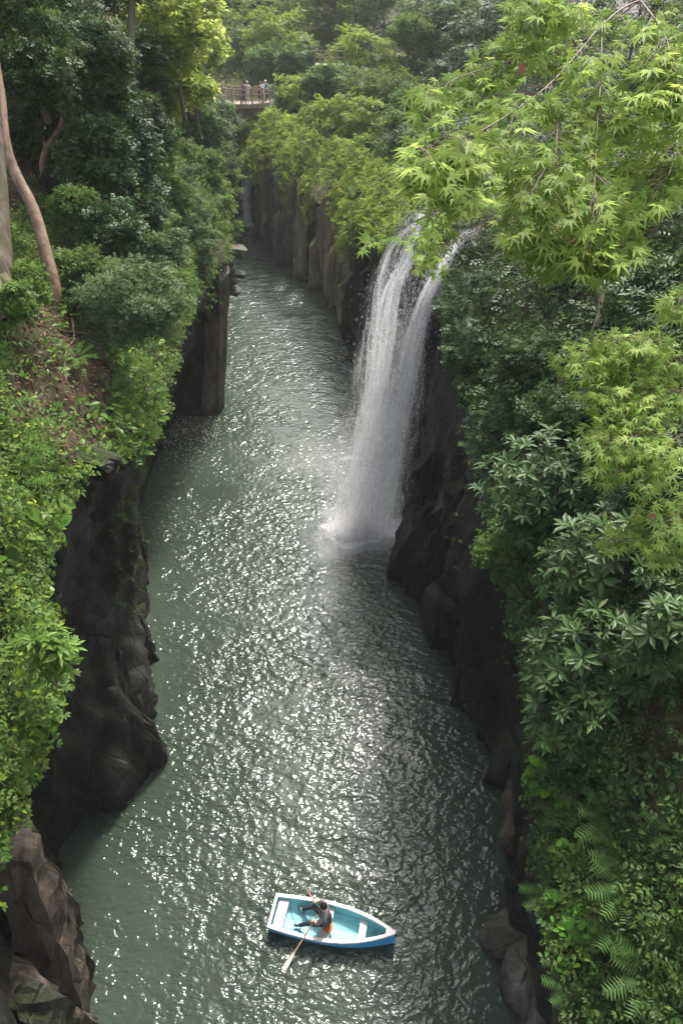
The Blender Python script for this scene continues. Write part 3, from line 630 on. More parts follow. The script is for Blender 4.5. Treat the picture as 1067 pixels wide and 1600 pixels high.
LT = [(55,105,19.5,62,38,'dark','glossy dark evergreen tree overhanging the leaning tan trunk',T_spray3,.26),
      (140,95,21.5,60,50,'dark','dark evergreen tree with drooping sprays left of the dark trunk',T_spray3,.28),
      (110,30,23,75,45,'dark','dark leafy crown at the top left of the gorge',T_spray3,.28),
      (30,35,20,50,40,'mid','green leafy crown in the upper left corner',T_spray3,.26),
      (185,190,22.5,60,55,'ever','glossy dark evergreen below the dark straight trunk',T_spray3,.30),
      (150,240,21,55,45,'ever','dark evergreen shrub right of the thin forked tree',T_spray3,.28),
      (205,290,24,50,60,'ever','glossy ivy covered shrub hanging over the dark boulder',T_spray3,.3),
      (222,95,29,32,50,'dark','dark green tree in front of the yellow sunlit foliage',T_spray3,.34),
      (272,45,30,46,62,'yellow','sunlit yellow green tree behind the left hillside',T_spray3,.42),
      (262,120,33,36,45,'lime','yellow green sunlit shrub above the left cliff',T_spray3,.4),
      (200,-8,31,60,30,'dark','dark crown around the top of the straight trunk',T_spray3,.3),
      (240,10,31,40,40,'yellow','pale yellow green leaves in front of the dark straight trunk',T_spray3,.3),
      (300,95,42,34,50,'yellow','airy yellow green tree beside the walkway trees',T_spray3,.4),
      (225,55,33,30,45,'lime','yellow green leaves between the dark trunk and the sunlit tree',T_spray3,.32),
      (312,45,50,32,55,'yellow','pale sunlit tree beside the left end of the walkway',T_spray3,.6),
      (60,200,23,55,50,'dark','shadowy shrub behind the thin forked tree',T_spray3,.28),
      (25,140,24,50,50,'dark','dark shrub behind the leaning tan trunk',T_spray3,.28),
      (110,170,24,50,42,'dark','dark shrub in the middle of the shady hillside',T_spray3,.28),
      (120,320,20,30,24,'mid','mossy shrub right of the leaning tan trunk',T_spray3,.2),
      (230,200,28,40,45,'dark','dark leafy tree right of the straight trunk',T_spray3,.3),
      (180,360,20,50,38,'ever','glossy leaved shrub below the dark leaning boulder',T_spray3,.24),
      (292,140,52,32,40,'mid','light green bush left of the walkway',T_spray3,.5)]
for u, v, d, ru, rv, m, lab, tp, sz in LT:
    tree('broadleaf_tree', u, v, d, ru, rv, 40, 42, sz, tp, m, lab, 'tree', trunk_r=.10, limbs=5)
LS = [(205,478,17.3,92,55,'pale','rounded grey green shrub on the edge of the left bank',.20,55),
      (135,425,18.6,50,32,'mid','low green shrub behind the rounded grey green shrub',.22,30),
      (205,405,21.5,55,38,'pale','pale leafy shrub above the rounded grey green shrub',.24,34),
      (250,385,25.5,42,40,'pale','light green shrub at the top of the layered ledge',.28,30),
      (225,340,26,42,45,'mid','green shrub hanging between the ivy and the ledge',.28,30),
      (40,440,15,32,24,'mid','small leafy herb beside the thick mossy trunk',.18,18),
      (22,470,13.8,26,24,'mid','bright herb at the foot of the thick mossy trunk',.16,16),
      (275,300,38,42,52,'pale','feathery green bush on the left cliff under the yellow shrub',.36,40),
      (322,225,47,42,45,'pale','grey green bush crowning the left cliff',.42,40),
      (330,305,43.5,32,48,'mid','bush overhanging the tip of the left ledge',.38,38),
      (300,258,42,44,42,'mid','bushy tree halfway up the left cliff',.40,40),
      (290,185,46,42,38,'mid','leafy bush high on the left cliff below the walkway',.45,36),
      (335,180,64,36,26,'pale','pale bush just below the left end of the walkway',.55,28),
      (300,375,33,38,35,'pale','drooping green shrub left of the layered ledge',.3,34),
      (255,305,31,40,45,'mid','green bush low on the left cliff above the pale shrub',.3,34),
      (345,345,41,24,34,'mid','small bush at the outer tip of the left ledge',.36,24),
      (285,345,35,40,36,'pale','dense bush over the layered ledge',.32,34),
      (240,235,33,40,46,'mid','green tree clinging to the left cliff beside the ivy',.36,34),
      (345,275,52,26,34,'mid','leafy bush on the far corner of the left cliff',.42,26),
      (310,345,38,36,36,'mid','bushy tuft in the middle of the left cliff',.34,30),
      (262,445,24,26,30,'mid','green tuft hanging down left of the brown pillar',.24,22)]
for u, v, d, ru, rv, m, lab, sz, nc in LS:
    tree('shrub', u, v, d, ru, rv, nc, 48, sz, T_spray3, m, lab, 'shrub', trunk_r=.05, limbs=5, crown='foliage', stem='stem', drop=.2, shell=.45)
# --- far end and far slope
FT = [(350,30,98,60,50,'lime','pale green far tree left above the walkway'), (430,60,86,52,48,'lime','rounded light green tree above the walkway railing'),
      (480,25,92,55,45,'lime2','far green tree at the top middle'), (372,85,92,34,36,'mid','bushy conifer behind the walkway people'),
      (405,20,102,40,40,'mid','deeper green far tree between the two pale ones'),
      (345,95,93,30,34,'lime','yellow green bushes on the slope above the walkway'),
      (415,105,84,32,26,'mid','green bush at the right end of the walkway'), (470,95,80,30,30,'mid','bushy tree left of the second railing'),
      (470,150,74,46,30,'lime','yellow green bush right of the walkway end'), (520,135,77,46,28,'mid','layered green tree below the second railing'),
      (560,85,80,48,34,'lime','light layered tree right of the second railing'), (600,30,86,60,40,'mid','tall tree at the top right of centre'),
      (545,20,92,45,36,'lime','hazy pale tree at the top behind the slim dark trunk'),
      (645,85,72,52,30,'lime2','tiered tree with flat layers over the far slope'), (600,140,68,52,28,'lime2','flat layered tree in the middle of the far slope'),
      (680,40,72,55,40,'dark','dark tree behind the upper maple leaves'), (660,165,62,48,32,'mid','drooping layered tree above the waterfall'),
      (560,185,66,52,30,'lime','bright creeper covered bush over the tall columns'), (500,195,68,46,28,'lime','yellow bush over the broken columns'),
      (610,215,57,48,34,'mid','green tree right of the creeper covered columns'), (650,240,52,44,36,'dark','shady bush on the slope just left of the maple'),
      (720,110,60,46,40,'dark','shady tree between the far slope and the maple'), (560,245,58,42,30,'lime','hanging yellow green bush left of the shady slope'),
      (600,290,52,40,32,'lime','yellow green bush above the dark columns'), (575,320,49,34,28,'mid','green bush at the lip of the dark columns'),
      (640,300,46,40,30,'mid','bush over the top of the waterfall'), (365,200,73,34,24,'lime','yellow green bush below the walkway'),
      (412,200,71,28,22,'lime','bright bush over the small far waterfall'), (432,215,68,32,32,'lime','bright hanging bush right of the small far waterfall'),
      (455,245,65,34,30,'lime','bright hanging bush over the first tall columns'), (430,165,74,34,24,'mid','green bush under the right end of the walkway'),
      (760,40,62,60,45,'dark','dark wooded crown above the upper maple'), (850,60,52,70,55,'dark','dark tree mass behind the upper maple leaves on the right'),
      (780,200,44,60,50,'dark','shady tree behind the middle of the upper maple'), (740,285,36,46,36,'dark','dark shrub over the right waterfall stream'),
      (820,320,30,60,50,'dark','dark shrub under the upper maple'), (960,180,30,80,70,'dark','large dark tree behind the right half of the upper maple'),
      (980,330,24,70,55,'ever','dark evergreen beneath the upper maple'), (900,130,34,75,55,'dark','dark crown behind the hanging maple twigs'), (1030,90,26,70,60,'dark','dark crown at the upper right edge behind the maple'),
      (1045,260,21,60,60,'dark','dark foliage at the right edge under the upper maple'), (860,250,32,60,50,'dark','shadowy crown in the gap of the maple leaves'), (1000,10,32,90,50,'dark','wooded crown at the top right corner'),
      (900,10,44,80,50,'dark','far wooded crown just left of the top right corner'), (820,20,58,60,45,'dark','dark far crown above the maple tip'), (790,300,31,55,45,'dark','shaded shrub behind the drooping maple tips'),
      (890,360,24,60,45,'dark','shaded tree just above the right bank stem'), (730,30,72,55,45,'mid','far green crown left of the maple top'), (700,230,46,50,40,'dark','dark bush at the head of the waterfall'), (515,122,72.5,36,18,'mid','low bush at the foot of the second railing'), (385,186,70.5,46,15,'lime','yellow green bushes under the edge of the walkway'), (345,178,70,26,12,'mid','low bush under the left part of the walkway'), (560,140,72,40,26,'mid','small tiered tree beside the slim trunks'),
      (330,5,104,50,40,'mid','far tree at the very top above the walkway'), (450,5,100,50,35,'mid','far crown at the top centre')]
for u, v, d, ru, rv, m, lab in FT:
    tree('far_tree', u, v, d, ru, rv, 42, 34, .0085*d, T_spray3, m, lab, 'tree', trunk_r=.0022*d, limbs=5, flat=.28, upw=.75, rnd=.35)
for k, (pts, r) in enumerate([([(566,118,82),(560,60,83),(552,0,84),(548,-40,84)], .16), ([(574,110,81),(582,60,82),(592,10,83)], .1), ([(640,165,66),(634,120,68),(640,60,70)], .2), ([(535,90,86),(528,40,87),(522,-10,88)], .2),
                              ([(330,85,97),(326,50,98),(326,0,99)], .5), ([(356,85,97),(352,40,98),(356,0,99)], .4)]):
    trunk_thing(['slim leaning dark trunk on the far slope', 'second slim trunk just right of the leaning dark one', 'mossy trunk among the tiered trees', 'pale thin trunk left of the slim leaning dark one', 'thick brown cedar trunk above the walkway, the left one', 'thick brown cedar trunk above the walkway, the right one'][k],
                [([P(*q) for q in pts], r, r*.6)], 'bark_dark' if k < 4 else 'bark', [(P(*pts[-1])+UP*1.0, (2, 2, .8), 14, 40, .7, T_spray3, 'mid')], 'far_tree')
# --- right side
RT = [(770,470,23.5,85,42,'ever','blue green small leaved tree beside the waterfall',.20,50,T_spray3), (735,545,21.5,42,42,'ever','dark shrub clinging to the cliff right of the waterfall',.2,34,T_spray3),
      (830,560,18.5,55,50,'dark','shady bush under the blue green tree',.2,36,T_spray3), (900,430,20.5,60,50,'dark','dark tree behind the stem on the right bank',.24,36,T_spray3),
      (1010,470,17.5,60,55,'ever','broad leaved evergreen between the two maples',.22,44,T_spray3), (980,600,14.5,60,60,'dark','dark shrub behind the lower maple leaves',.2,36,T_spray3),
      (870,650,16.5,50,40,'dark','low dark shrub at the foot of the right stems',.2,30,T_spray3), (800,850,16,45,55,'mid','bright green bush on the rim below the whorled shrub',.17,40,T_spray3),
      (1040,740,12.5,60,70,'ever','evergreen shrub below the lower maple',.22,36,T_spray3), (745,610,20.8,26,34,'dark','fine leaved tuft at the top of the black wall',.16,20,T_spray3)]
for u, v, d, ru, rv, m, lab, sz, nc, tp in RT:
    tree('shrub', u, v, d, ru, rv, nc, 46, sz, tp, m, lab, 'shrub', trunk_r=.06, limbs=5, crown='foliage', stem='stem', drop=.3, shell=.45)
b5 = P(912,660,16.6)
trunk_thing('crooked brown tree stem rising through the dark right bank', [([b5-UP*.4, P(915,620,16.8), P(925,540,17.2), P(940,480,17.5), P(930,430,17.8), P(945,370,18.2), P(950,300,19)], .14, .09), ([P(940,480,17.5), P(965,440,17.8), P(985,390,18)], .06, .03)], 'bark',
            [(P(950,270,19.5), (1.4,1.2,.7), 22, 50, .2, T_spray3, 'dark')])
trunk_thing('short mossy stem low on the shady right bank', [([P(868,660,17)-UP*.3, P(868,640,17), P(876,610,17.2), P(872,570,17.5)], .09, .06)], 'bark',
            [(P(872,560,17.6), (.8,.7,.4), 12, 40, .18, T_spray3, 'dark')])

# ------------------------------------------------------------------ plants whose leaves can be told apart
def one_leaf(name, tpl):
    return mesh_np(name, *tpl) if False else mesh_np(name, np.asarray(tpl[0]), np.asarray(tpl[1]))
LM = {}
def leafmesh(tpl_name, tpl, mat):
    k = (tpl_name, mat)
    if k not in LM:
        LM[k] = one_leaf('leaf', tpl); LM[k].materials.append(M[mat])
    return LM[k]
def leaf_parts(t, pos, nrm, ax, size, tpl_name, tpl, mat, limit=300, stuffmat=None, name='leaf'):
    """the largest-looking leaves as parts, the rest as one part"""
    ax_, sd_, nn = frames(nrm, ax); u, v, d = proj(pos); vis = size/d*((u > -20) & (u < 1090) & (v > -20) & (v < 1620))
    od = np.argsort(-vis); me = leafmesh(tpl_name, tpl, mat); base = np.array(t.location)
    for i in od[:limit]:
        o = bpy.data.objects.new(name, me); COL.objects.link(o); o.parent = t
        q = pos[i]-base; s = float(size[i]); a, b, c = ax_[i]*s, sd_[i]*s, nn[i]*s
        o.matrix_basis = Matrix(((a[0], b[0], c[0], q[0]), (a[1], b[1], c[1], q[1]), (a[2], b[2], c[2], q[2]), (0, 0, 0, 1)))
    rest = od[limit:]
    if len(rest):
        o = link('leaves', leaves('leaves', rel(t, pos[rest]), nn[rest], size[rest], tpl, ax_[rest]), t, M[stuffmat or mat]); o['kind'] = 'stuff'
TOCAM = lambda p: unit(np.array([0, 0, CAMH])-p)

def whorl_shrub(u, v, d, ru, rv, nros, lpx, label, mat='ever_o', stuffmat='ever', nleaf=8, tiltx=-.25):
    c = P(u, v, d); r = np.array([ru, ru*.8, rv*1.1])*d/FOC
    t = empty('whorl_leaved_shrub', c-UP*(r[2]*1.2), label, 'shrub')
    nros = int(nros*1.6); dirs = rand_unit(nros*3); dirs = dirs[(dirs*TOCAM(c)).sum(1) > -.35][:nros]
    cen = c+dirs*r*rng.uniform(.45, 1.08, (len(dirs), 1))
    pos, nrm, ax, sz = [], [], [], []
    for q, dr in zip(cen, dirs):
        n_ = unit(UP*.75+dr*.55+rng.normal(size=3)*.22); e1, e2, _ = frames(n_[None]); e1, e2 = e1[0], e2[0]; s = .84*lpx*d/FOC*rng.uniform(.75, 1.15)
        m = nleaf+rng.integers(-2, 2)
        for i in range(m):
            a = i*2.399+rng.uniform(-.2, .2); el = .15+.1*i*.5+rng.uniform(-.15, .25); rad = e1*math.cos(a)+e2*math.sin(a)
            axi = rad*math.cos(el)+n_*math.sin(el); nn = n_*math.cos(el)-rad*math.sin(el)
            pos.append(q+rad*s*.06); nrm.append(nn); ax.append(axi); sz.append(s*rng.uniform(.75, 1.1)*(1-.03*i))
    leaf_parts(t, np.array(pos), np.array(nrm), np.array(ax), np.array(sz), 'lance', T_lance, mat, 300, stuffmat)
    if stuffmat == 'ever':
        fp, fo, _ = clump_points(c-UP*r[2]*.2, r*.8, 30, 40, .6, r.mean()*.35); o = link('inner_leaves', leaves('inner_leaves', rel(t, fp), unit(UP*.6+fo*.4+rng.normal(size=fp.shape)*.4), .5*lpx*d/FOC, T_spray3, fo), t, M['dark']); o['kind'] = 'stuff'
    b = np.array(t.location)
    sel = rng.choice(len(cen), min(26, len(cen)), replace=False)
    tubes('stem', [([b, b*.6+c*.4+rng.normal(size=3)*.05, b*.2+c*.3+cen[i]*.5, cen[i]], .03, .008) for i in sel], t, 'bark', 5)
    return t
whorl_shrub(850, 765, 14.8, 98, 85, 95, 27, 'whorl leaved evergreen shrub on the rim beside the lower waterfall')
whorl_shrub(955, 890, 12.6, 105, 95, 100, 32, 'big whorl leaved shrub just under the lowest maple leaves')
whorl_shrub(925, 1035, 12.0, 95, 85, 95, 33, 'glossy whorl leaved shrub halfway down the right bank')
whorl_shrub(900, 1130, 11.8, 70, 70, 70, 31, 'lowest whorl leaved shrub leaning out over the brown rocks')
whorl_shrub(1035, 1010, 10.6, 60, 90, 60, 33, 'whorl leaved shrub at the right edge of the picture')
whorl_shrub(1000, 480, 17.0, 60, 45, 50, 22, 'small whorl leaved shrub between the two maple boughs')
whorl_shrub(72, 1020, 9.6, 38, 52, 26, 31, 'pale whorl leaved branch reaching out over the black cave', 'broad_o', 'mid')

SAMP = {}
def herb(surf, u, v, n, lpx, label, spread=32, mat='broad_o', tpl=('round', T_round), name='broad_leaved_plant', lift=.28):
    if id(surf) not in SAMP:
        q = surf.sample(60000, None, 60, 2.0); SAMP[id(surf)] = (*q, *proj(q[0])[:2])
    sp_, sn, sd_, su, sv = SAMP[id(surf)]; b, d = on(surf, u, v); t = empty(name, b, label, 'plant'); n = int(n*1.35)
    k = np.where(((su-u)**2+((sv-v)*1.15)**2 < (spread*1.25)**2) & (np.abs(sd_-d) < 2.5))[0]; k = rng.choice(k, min(n, len(k)), replace=False); n = len(k)
    pos = sp_[k]+sn[k]*rng.uniform(.03, lift, (n, 1))
    nrm = unit(UP*.6+TOCAM(b)*.35+sn[k]*.3+rng.normal(size=(n, 3))*.42); ax = (pos-b)*[1, 1, .5]/.3+rng.normal(size=(n, 3))*.7-UP*.5+TOCAM(b)*[.4, .4, 0]
    leaf_parts(t, pos, nrm, ax, .88*lpx*d/FOC*rng.uniform(.45, 1.15, n), tpl[0], tpl[1], mat, 300)
    k = rng.choice(n, min(n, 14), replace=False)
    tubes('stalk', [([b-UP*.1, (b+pos[i])/2-sn.mean(0)*.02, pos[i]], .008, .004) for i in k], t, 'fern', 4)
OV = ('oval', T_oval)
for a in [(88,775,40,30,'bright broad leaved plant at the lip over the black cave'), (50,830,45,30,'broad leaved plant left of the cave lip'), (22,905,45,32,'pale broad leaved plant on the narrow neck of the bank'),
          (15,850,36,26,'light green plant by the left edge above the cave'), (60,945,30,30,'broad leaved plant beside the pale whorled branch'), (30,1000,46,32,'large leaved plant behind the pale whorled branch'),
          (70,1085,50,32,'bright broad leaved plant under the pale whorled branch'), (25,1090,46,30,'green plant by the left edge below the pale branch'), (40,1170,46,30,'broad leaved plant near the lower tip of the left foliage'),
          (15,1230,32,28,'lowest bright plant on the left foliage tip')]:
    herb(SL, *a)
for a in [(205,560,34,25,'bright leaved plant drooping below the rounded shrub'), (235,600,36,22,'leafy plant on the edge of the left prow'), (195,690,38,26,'large leaved plant hanging over the black hollow'), (150,645,34,20,'small leaved plant beside the fern on the left bank'),
          (220,650,34,22,'bright green plant right of the left bank fern'), (60,570,30,16,'sparse pale plant on the bare red soil'), (95,650,24,14,'little plant on the mossy bare slope'), (40,650,30,16,'low plant at the left edge of the bare soil'),
          (30,740,40,18,'leafy plant above the light green one at the left edge'), (100,720,26,18,'small plant just above the grey rock lip'), (55,510,26,16,'seedlings below the roots of the mossy trunk')]:
    herb(SL, *a, tpl=OV)
M['round_o'] = leafmat('round_herb_leaf', [(0.05, 0.14, 0.02), (0.07, 0.18, 0.025), (0.10, 0.22, 0.03)], 0.45, 0.3, 0.4, True)
for a in [(870,1215,36,22,'bright round leaved plant at the rim under the lowest whorled shrub'), (910,1260,36,22,'bright plant beside the grassy tuft on the right bank'), (905,1345,34,22,'round leaved plant in a vertical band on the right bank'),
          (915,1410,36,24,'large round leaved plant hanging low on the right bank'), (945,1300,24,18,'small round leaved plant among the right ferns'), (925,1455,22,26,'lowest of the bright round leaved plants on the right')]:
    herb(SR, *a, mat='round_o', spread=24)
for a in [(1040,1220,18,22,'seedling on the brown litter at the right edge'), (985,1250,24,24,'dark leaved plant beside the brown litter'), (1040,1360,26,22,'whorled seedling at the right edge among ferns'), (930,1520,26,20,'pale green plant near the bottom of the right bank'),
          (880,1480,30,16,'small leaved plant on the rim over the grey boulders'), (1035,1480,24,22,'green plant at the lower right edge'), (960,1570,30,20,'leafy plant at the bottom of the right bank'), (845,1330,30,15,'tuft of small leaves on the rim over the brown rock'),
          (810,900,30,17,'bright leaved sprig over the black blocks')]:
    herb(SR, *a, mat='ever_o' if a[3] > 20 else 'round_o', tpl=OV, spread=26)

FR = {}
def fern(surf, u, v, n, lpx, label, mat='fern', side=0.0):
    if mat not in FR:
        FR[mat] = one_leaf('frond', T_frond); FR[mat].materials.append(M[mat])
    b, d = on(surf, u, v); t = empty('fern', b, label, 'fern'); L = lpx*d/FOC
    for i in range(n):
        a = 2*math.pi*i/n+rng.uniform(-.25, .25); el = rng.uniform(.25, .7); rad = np.array([math.cos(a), math.sin(a), 0]); axi = unit(rad*math.cos(el)+UP*math.sin(el)+np.array([side, -.35, 0])); nn = unit(UP-axi*axi[2]+TOCAM(b)*.2)
        ax_, s2, n2 = frames(nn[None], axi[None]); s = L*rng.uniform(.75, 1.1); A, B, C_ = ax_[0]*s, s2[0]*s, n2[0]*s
        o = bpy.data.objects.new('frond', FR[mat]); COL.objects.link(o); o.parent = t; q = UP*.12+rad*.03
        o.matrix_basis = Matrix(((A[0], B[0], C_[0], q[0]), (A[1], B[1], C_[1], q[1]), (A[2], B[2], C_[2], q[2]), (0, 0, 0, 1)))
for a in [(178,632,9,60,'fern with arching fronds in the middle of the left bank','fern',.2), (205,660,8,50,'fern over the edge of the black hollow','fern',.3), (25,770,9,56,'fern by the left edge above the cave','fern',.1),
          (40,725,8,48,'fern between bare soil and the bright left plants','fern',.1), (120,560,7,34,'little fern beside the bare roots','fern',.2), (85,345,9,44,'mossy fern clump right of the leaning tan trunk','fern',.1), (30,960,8,40,'fern half hidden by broad leaves on the left','fern',.2)]:
    fern(SL, *a)
for a in [(900,1280,9,62,'dark fern beside the bright round leaved plants'), (965,1290,10,70,'large dark fern below the brown litter'), (1010,1330,9,64,'dark fern left of the whorled seedling'), (950,1360,10,66,'fern in the middle of the lower right bank'),
          (1000,1410,9,64,'drooping fern low on the right bank'), (1050,1310,8,56,'fern at the right edge under the litter'), (890,1400,8,48,'fern on the rim beside the round leaved band'), (960,1450,9,62,'fern above the bottom right plants'),
          (1020,1540,10,70,'broad fern in the bottom right corner'), (900,1560,8,52,'small fern over the lowest boulders'), (985,1510,9,60,'fern left of the corner fern')]:
    fern(SR, *a, 'fern_dark', -.25)
for a in [(770,650,9,42,'sword fern at the top of the black wall'), (800,640,9,44,'sword fern right of the black wall top'), (830,670,9,44,'sword fern above the whorled shrub'), (785,690,9,42,'sword fern hanging just below the others'), (815,610,8,40,'uppermost sword fern on the shady bank'), (765,705,8,40,'lowest sword fern beside the wet wall')]:
    fern(SR, *a, 'fern_dark', -.4)
g_, d_ = on(SR, 890, 1265); t = empty('grass_tuft', g_, 'thin grass tuft between the bright round leaved plants', 'grass')
tubes('blade', [([g_, g_+np.array([rng.normal()*.12, rng.normal()*.12, .25]), g_+np.array([rng.normal()*.35, rng.normal()*.3-.1, .2])], .008, .002) for _ in range(26)], t, 'round_o', 3)

# ------------------------------------------------------------------ maples reaching in from the bridge side
def maple(label, branches, poly, nsub, per, spread, mat, stuffmat, wid=.105, tw=.006):
    root = P(*branches[0][0]); nsub = int(nsub*1.35); t = empty('maple_bough', root, label, 'maple')
    sz0 = wid/1.23; pos, nrm, ax, sz, subs = [], [], [], [], []
    for br, w_ in branches_iter(branches):
        pts = smooth_path([P(*q) for q in br], 40)
        for s in range(int(nsub*w_)):
            f = rng.uniform(.15, 1)**.8; i = min(38, int(f*39)); p0 = pts[i]; tan = unit(pts[i+1]-pts[i]); d = proj(p0)[2][0]
            lat = rng.normal(size=3)*np.array([1, 1, .3]); e = p0+(unit(lat)*rng.uniform(.3, 1.0)+tan*.5)*spread*d/FOC-UP*.3*spread*d/FOC*rng.random()
            uu, vv, _ = proj(e)
            if not inpoly(uu, vv, poly)[0]: continue
            subs.append(([p0, (p0+e)/2+UP*.02, e], .0016, .0008)); dr = unit(e-p0)
            for k in range(per):
                g = .25+.75*k/(per-1); sdv = 1 if k % 2 else -1; c_ = p0*(1-g)+e*g; cr = unit(np.cross(dr, UP))*sdv
                a_ = unit(dr*.7+cr*(0.0 if k == per-1 else .9)-UP*rng.uniform(.0, .4)+rng.normal(size=3)*.25)
                pos.append(c_+a_*.02); ax.append(a_); nrm.append(unit(UP*.8+TOCAM(c_)*.5+rng.normal(size=3)*.3)); sz.append(sz0*rng.uniform(.65, 1.15))
    pos, nrm, ax, sz = map(np.array, (pos, nrm, ax, sz)); uu, vv, _ = proj(pos); k = inpoly(uu, vv, poly)
    leaf_parts(t, pos[k], nrm[k], ax[k], sz[k], 'maple', T_maple, mat, 300, stuffmat)
    tubes('branch', [([P(*q) for q in br], tw*w2*.55, .0015) for (br, _), w2 in zip(branches_iter(branches), [1.3]+[1]*50)], t, 'twig', 6)
    o = tubes('twig', subs, t, 'twig', 3, 0); o['kind'] = 'stuff'
    return t
def branches_iter(b):
    for br in b:
        w_ = 1.0
        if isinstance(br[0], (int, float)): w_, br = br[0], br[1:]
        yield br, w_
PM1 = [(1100,-60),(800,-40),(790,60),(735,75),(690,110),(640,125),(630,290),(690,320),(680,345),(550,380),(560,398),(640,370),(650,430),(690,425),(690,360),(770,330),(800,380),(815,400),(830,395),(830,420),(870,430),(900,455),(1005,400),(985,340),(1065,305),(1100,300)]
m1 = maple('bright maple bough with pointed leaves hanging in the upper right corner',
      [[(1140,-40,3.4),(1000,0,3.1),(940,40,2.9),(860,130,2.6),(760,200,2.35),(690,225,2.2),(650,232,2.1)], [(940,40,2.9),(938,120,2.75),(932,200,2.6),(926,330,2.4),(915,400,2.35)],
       [(1000,0,3.1),(900,70,3.1),(800,95,3.0),(720,120,2.9),(660,150,2.8)], [(1140,220,3.9),(980,240,3.7),(850,265,3.6),(720,320,3.6),(640,350,3.6),(570,388,3.6)],
       [(1140,150,3.1),(1060,200,2.8),(990,250,2.7),(960,330,2.6),(940,390,2.5)], [(850,265,3.6),(790,320,3.6),(720,370,3.6),(680,400,3.6)], [(1000,0,3.1),(1040,60,2.6),(1050,140,2.5)],
       [(1060,200,2.8),(1050,260,2.6),(1030,290,2.5)], [(860,130,2.6),(870,230,2.5),(830,300,2.4),(810,360,2.4)], [(900,70,3.1),(860,20,3.0),(820,10,2.9)], [(760,200,2.35),(700,260,2.3),(670,275,2.2)],
       [(980,240,3.7),(900,300,3.3),(860,380,3.0)], [(930,330,2.4),(960,380,2.4),(985,385,2.4)]], PM1, 38, 6, 90, 'maple_o', 'maple')
maple('deeper green maple bough behind the bright upper one',
      [[(1160,100,5.2),(1000,150,5),(860,200,4.8),(740,260,4.7),(680,300,4.7)], [(1160,0,5.5),(950,20,5.2),(820,60,5)], [(1000,150,5),(920,260,4.8),(850,340,4.6),(830,380,4.6)], [(1160,260,5),(1060,280,4.8),(980,340,4.7)], [(860,200,4.8),(780,330,4.7),(690,390,4.6)]],
      PM1, 34, 6, 80, 'maple', 'maple')
PM2 = [(1110,430),(1040,445),(1040,490),(1060,510),(950,515),(860,545),(890,600),(930,640),(915,670),(925,750),(1000,770),(985,800),(930,840),(940,860),(1000,850),(1020,885),(1050,870),(1110,860)]
maple('pale maple bough of small pointed leaves reaching in from the right edge',
      [[(1150,560,3.1),(1060,560,3.1),(960,560,3.1),(880,556,3.1)], [(1150,600,3.0),(1060,610,3.0),(980,620,3.0),(920,625,3.0)], [(1150,650,2.9),(1060,680,2.9),(990,730,2.9),(935,742,2.9)], [(1150,720,2.9),(1080,780,2.9),(1010,840,2.9),(945,845,2.9)],
       [(1150,480,2.7),(1090,465,2.7),(1050,468,2.7)], [(1080,780,2.9),(1050,840,2.9),(1025,872,2.9)], [(1060,560,3.1),(1010,530,3.1),(960,528,3.1)], [(1060,680,2.9),(1000,680,2.9),(945,690,2.9)]], PM2, 36, 6, 66, 'maple2_o', 'maple', .086, .004)
for u, v, d, lab in [(818,100,2.5,'single curled red brown leaf caught on the upper maple'), (920,330,2.38,'dry brown leaf caught in the hanging maple twig'), (897,367,2.38,'small pinkish dead leaf under the hanging maple twig'), (1022,812,2.85,'rusty curled leaf on the lower maple')]:
    p_ = P(u, v, d); nn = unit(TOCAM(p_)+rng.normal(size=3)*.3)[None]
    o = link('dead_leaf', leaves('dead_leaf', np.zeros((1, 3)), nn, [.035], T_round, rand_unit(1)), None, M['rust']); o.location = tuple(p_); tag(o, lab, 'leaf')
# ------------------------------------------------------------------ waterfalls
def fall_mat(name, lo, hi, col=(.86, .86, .88), sc=(9, .55)):
    m, nt, n, l, out = newmat(name)
    uv = n.new('ShaderNodeUVMap'); uv.uv_map = 'UVMap'; at = n.new('ShaderNodeAttribute'); at.attribute_name = 'dens'
    mp = n.new('ShaderNodeMapping'); mp.inputs['Scale'].default_value = (sc[0], sc[1], 1); l.new(uv.outputs[0], mp.inputs[0])
    n1 = noise(n, l, 1.0, 8, 0.72, mp.outputs[0], .4)
    mp2 = n.new('ShaderNodeMapping'); mp2.inputs['Scale'].default_value = (sc[0]*1.6, sc[0]*.8, 1); l.new(uv.outputs[0], mp2.inputs[0])
    n2 = noise(n, l, 1.5, 6, 0.75, mp2.outputs[0])
    a = n.new('ShaderNodeMath'); a.operation = 'MULTIPLY_ADD'; l.new(n2.outputs[0], a.inputs[0]); a.inputs[1].default_value = .55; l.new(n1.outputs[0], a.inputs[2])
    mr = n.new('ShaderNodeMapRange'); mr.inputs[1].default_value = lo; mr.inputs[2].default_value = hi; l.new(a.outputs[0], mr.inputs[0])
    ml = n.new('ShaderNodeMath'); ml.operation = 'MULTIPLY'; l.new(mr.outputs[0], ml.inputs[0]); l.new(at.outputs['Fac'], ml.inputs[1])
    df = n.new('ShaderNodeBsdfDiffuse'); df.inputs['Color'].default_value = (*col, 1); tl = n.new('ShaderNodeBsdfTranslucent'); tl.inputs['Color'].default_value = (*col, 1)
    m1 = n.new('ShaderNodeMixShader'); m1.inputs[0].default_value = .45; l.new(df.outputs[0], m1.inputs[1]); l.new(tl.outputs[0], m1.inputs[2])
    tp = n.new('ShaderNodeBsdfTransparent'); mx = n.new('ShaderNodeMixShader'); l.new(ml.outputs[0], mx.inputs[0]); l.new(tp.outputs[0], mx.inputs[1]); l.new(m1.outputs[0], mx.inputs[2])
    l.new(mx.outputs[0], out.inputs[0]); return m
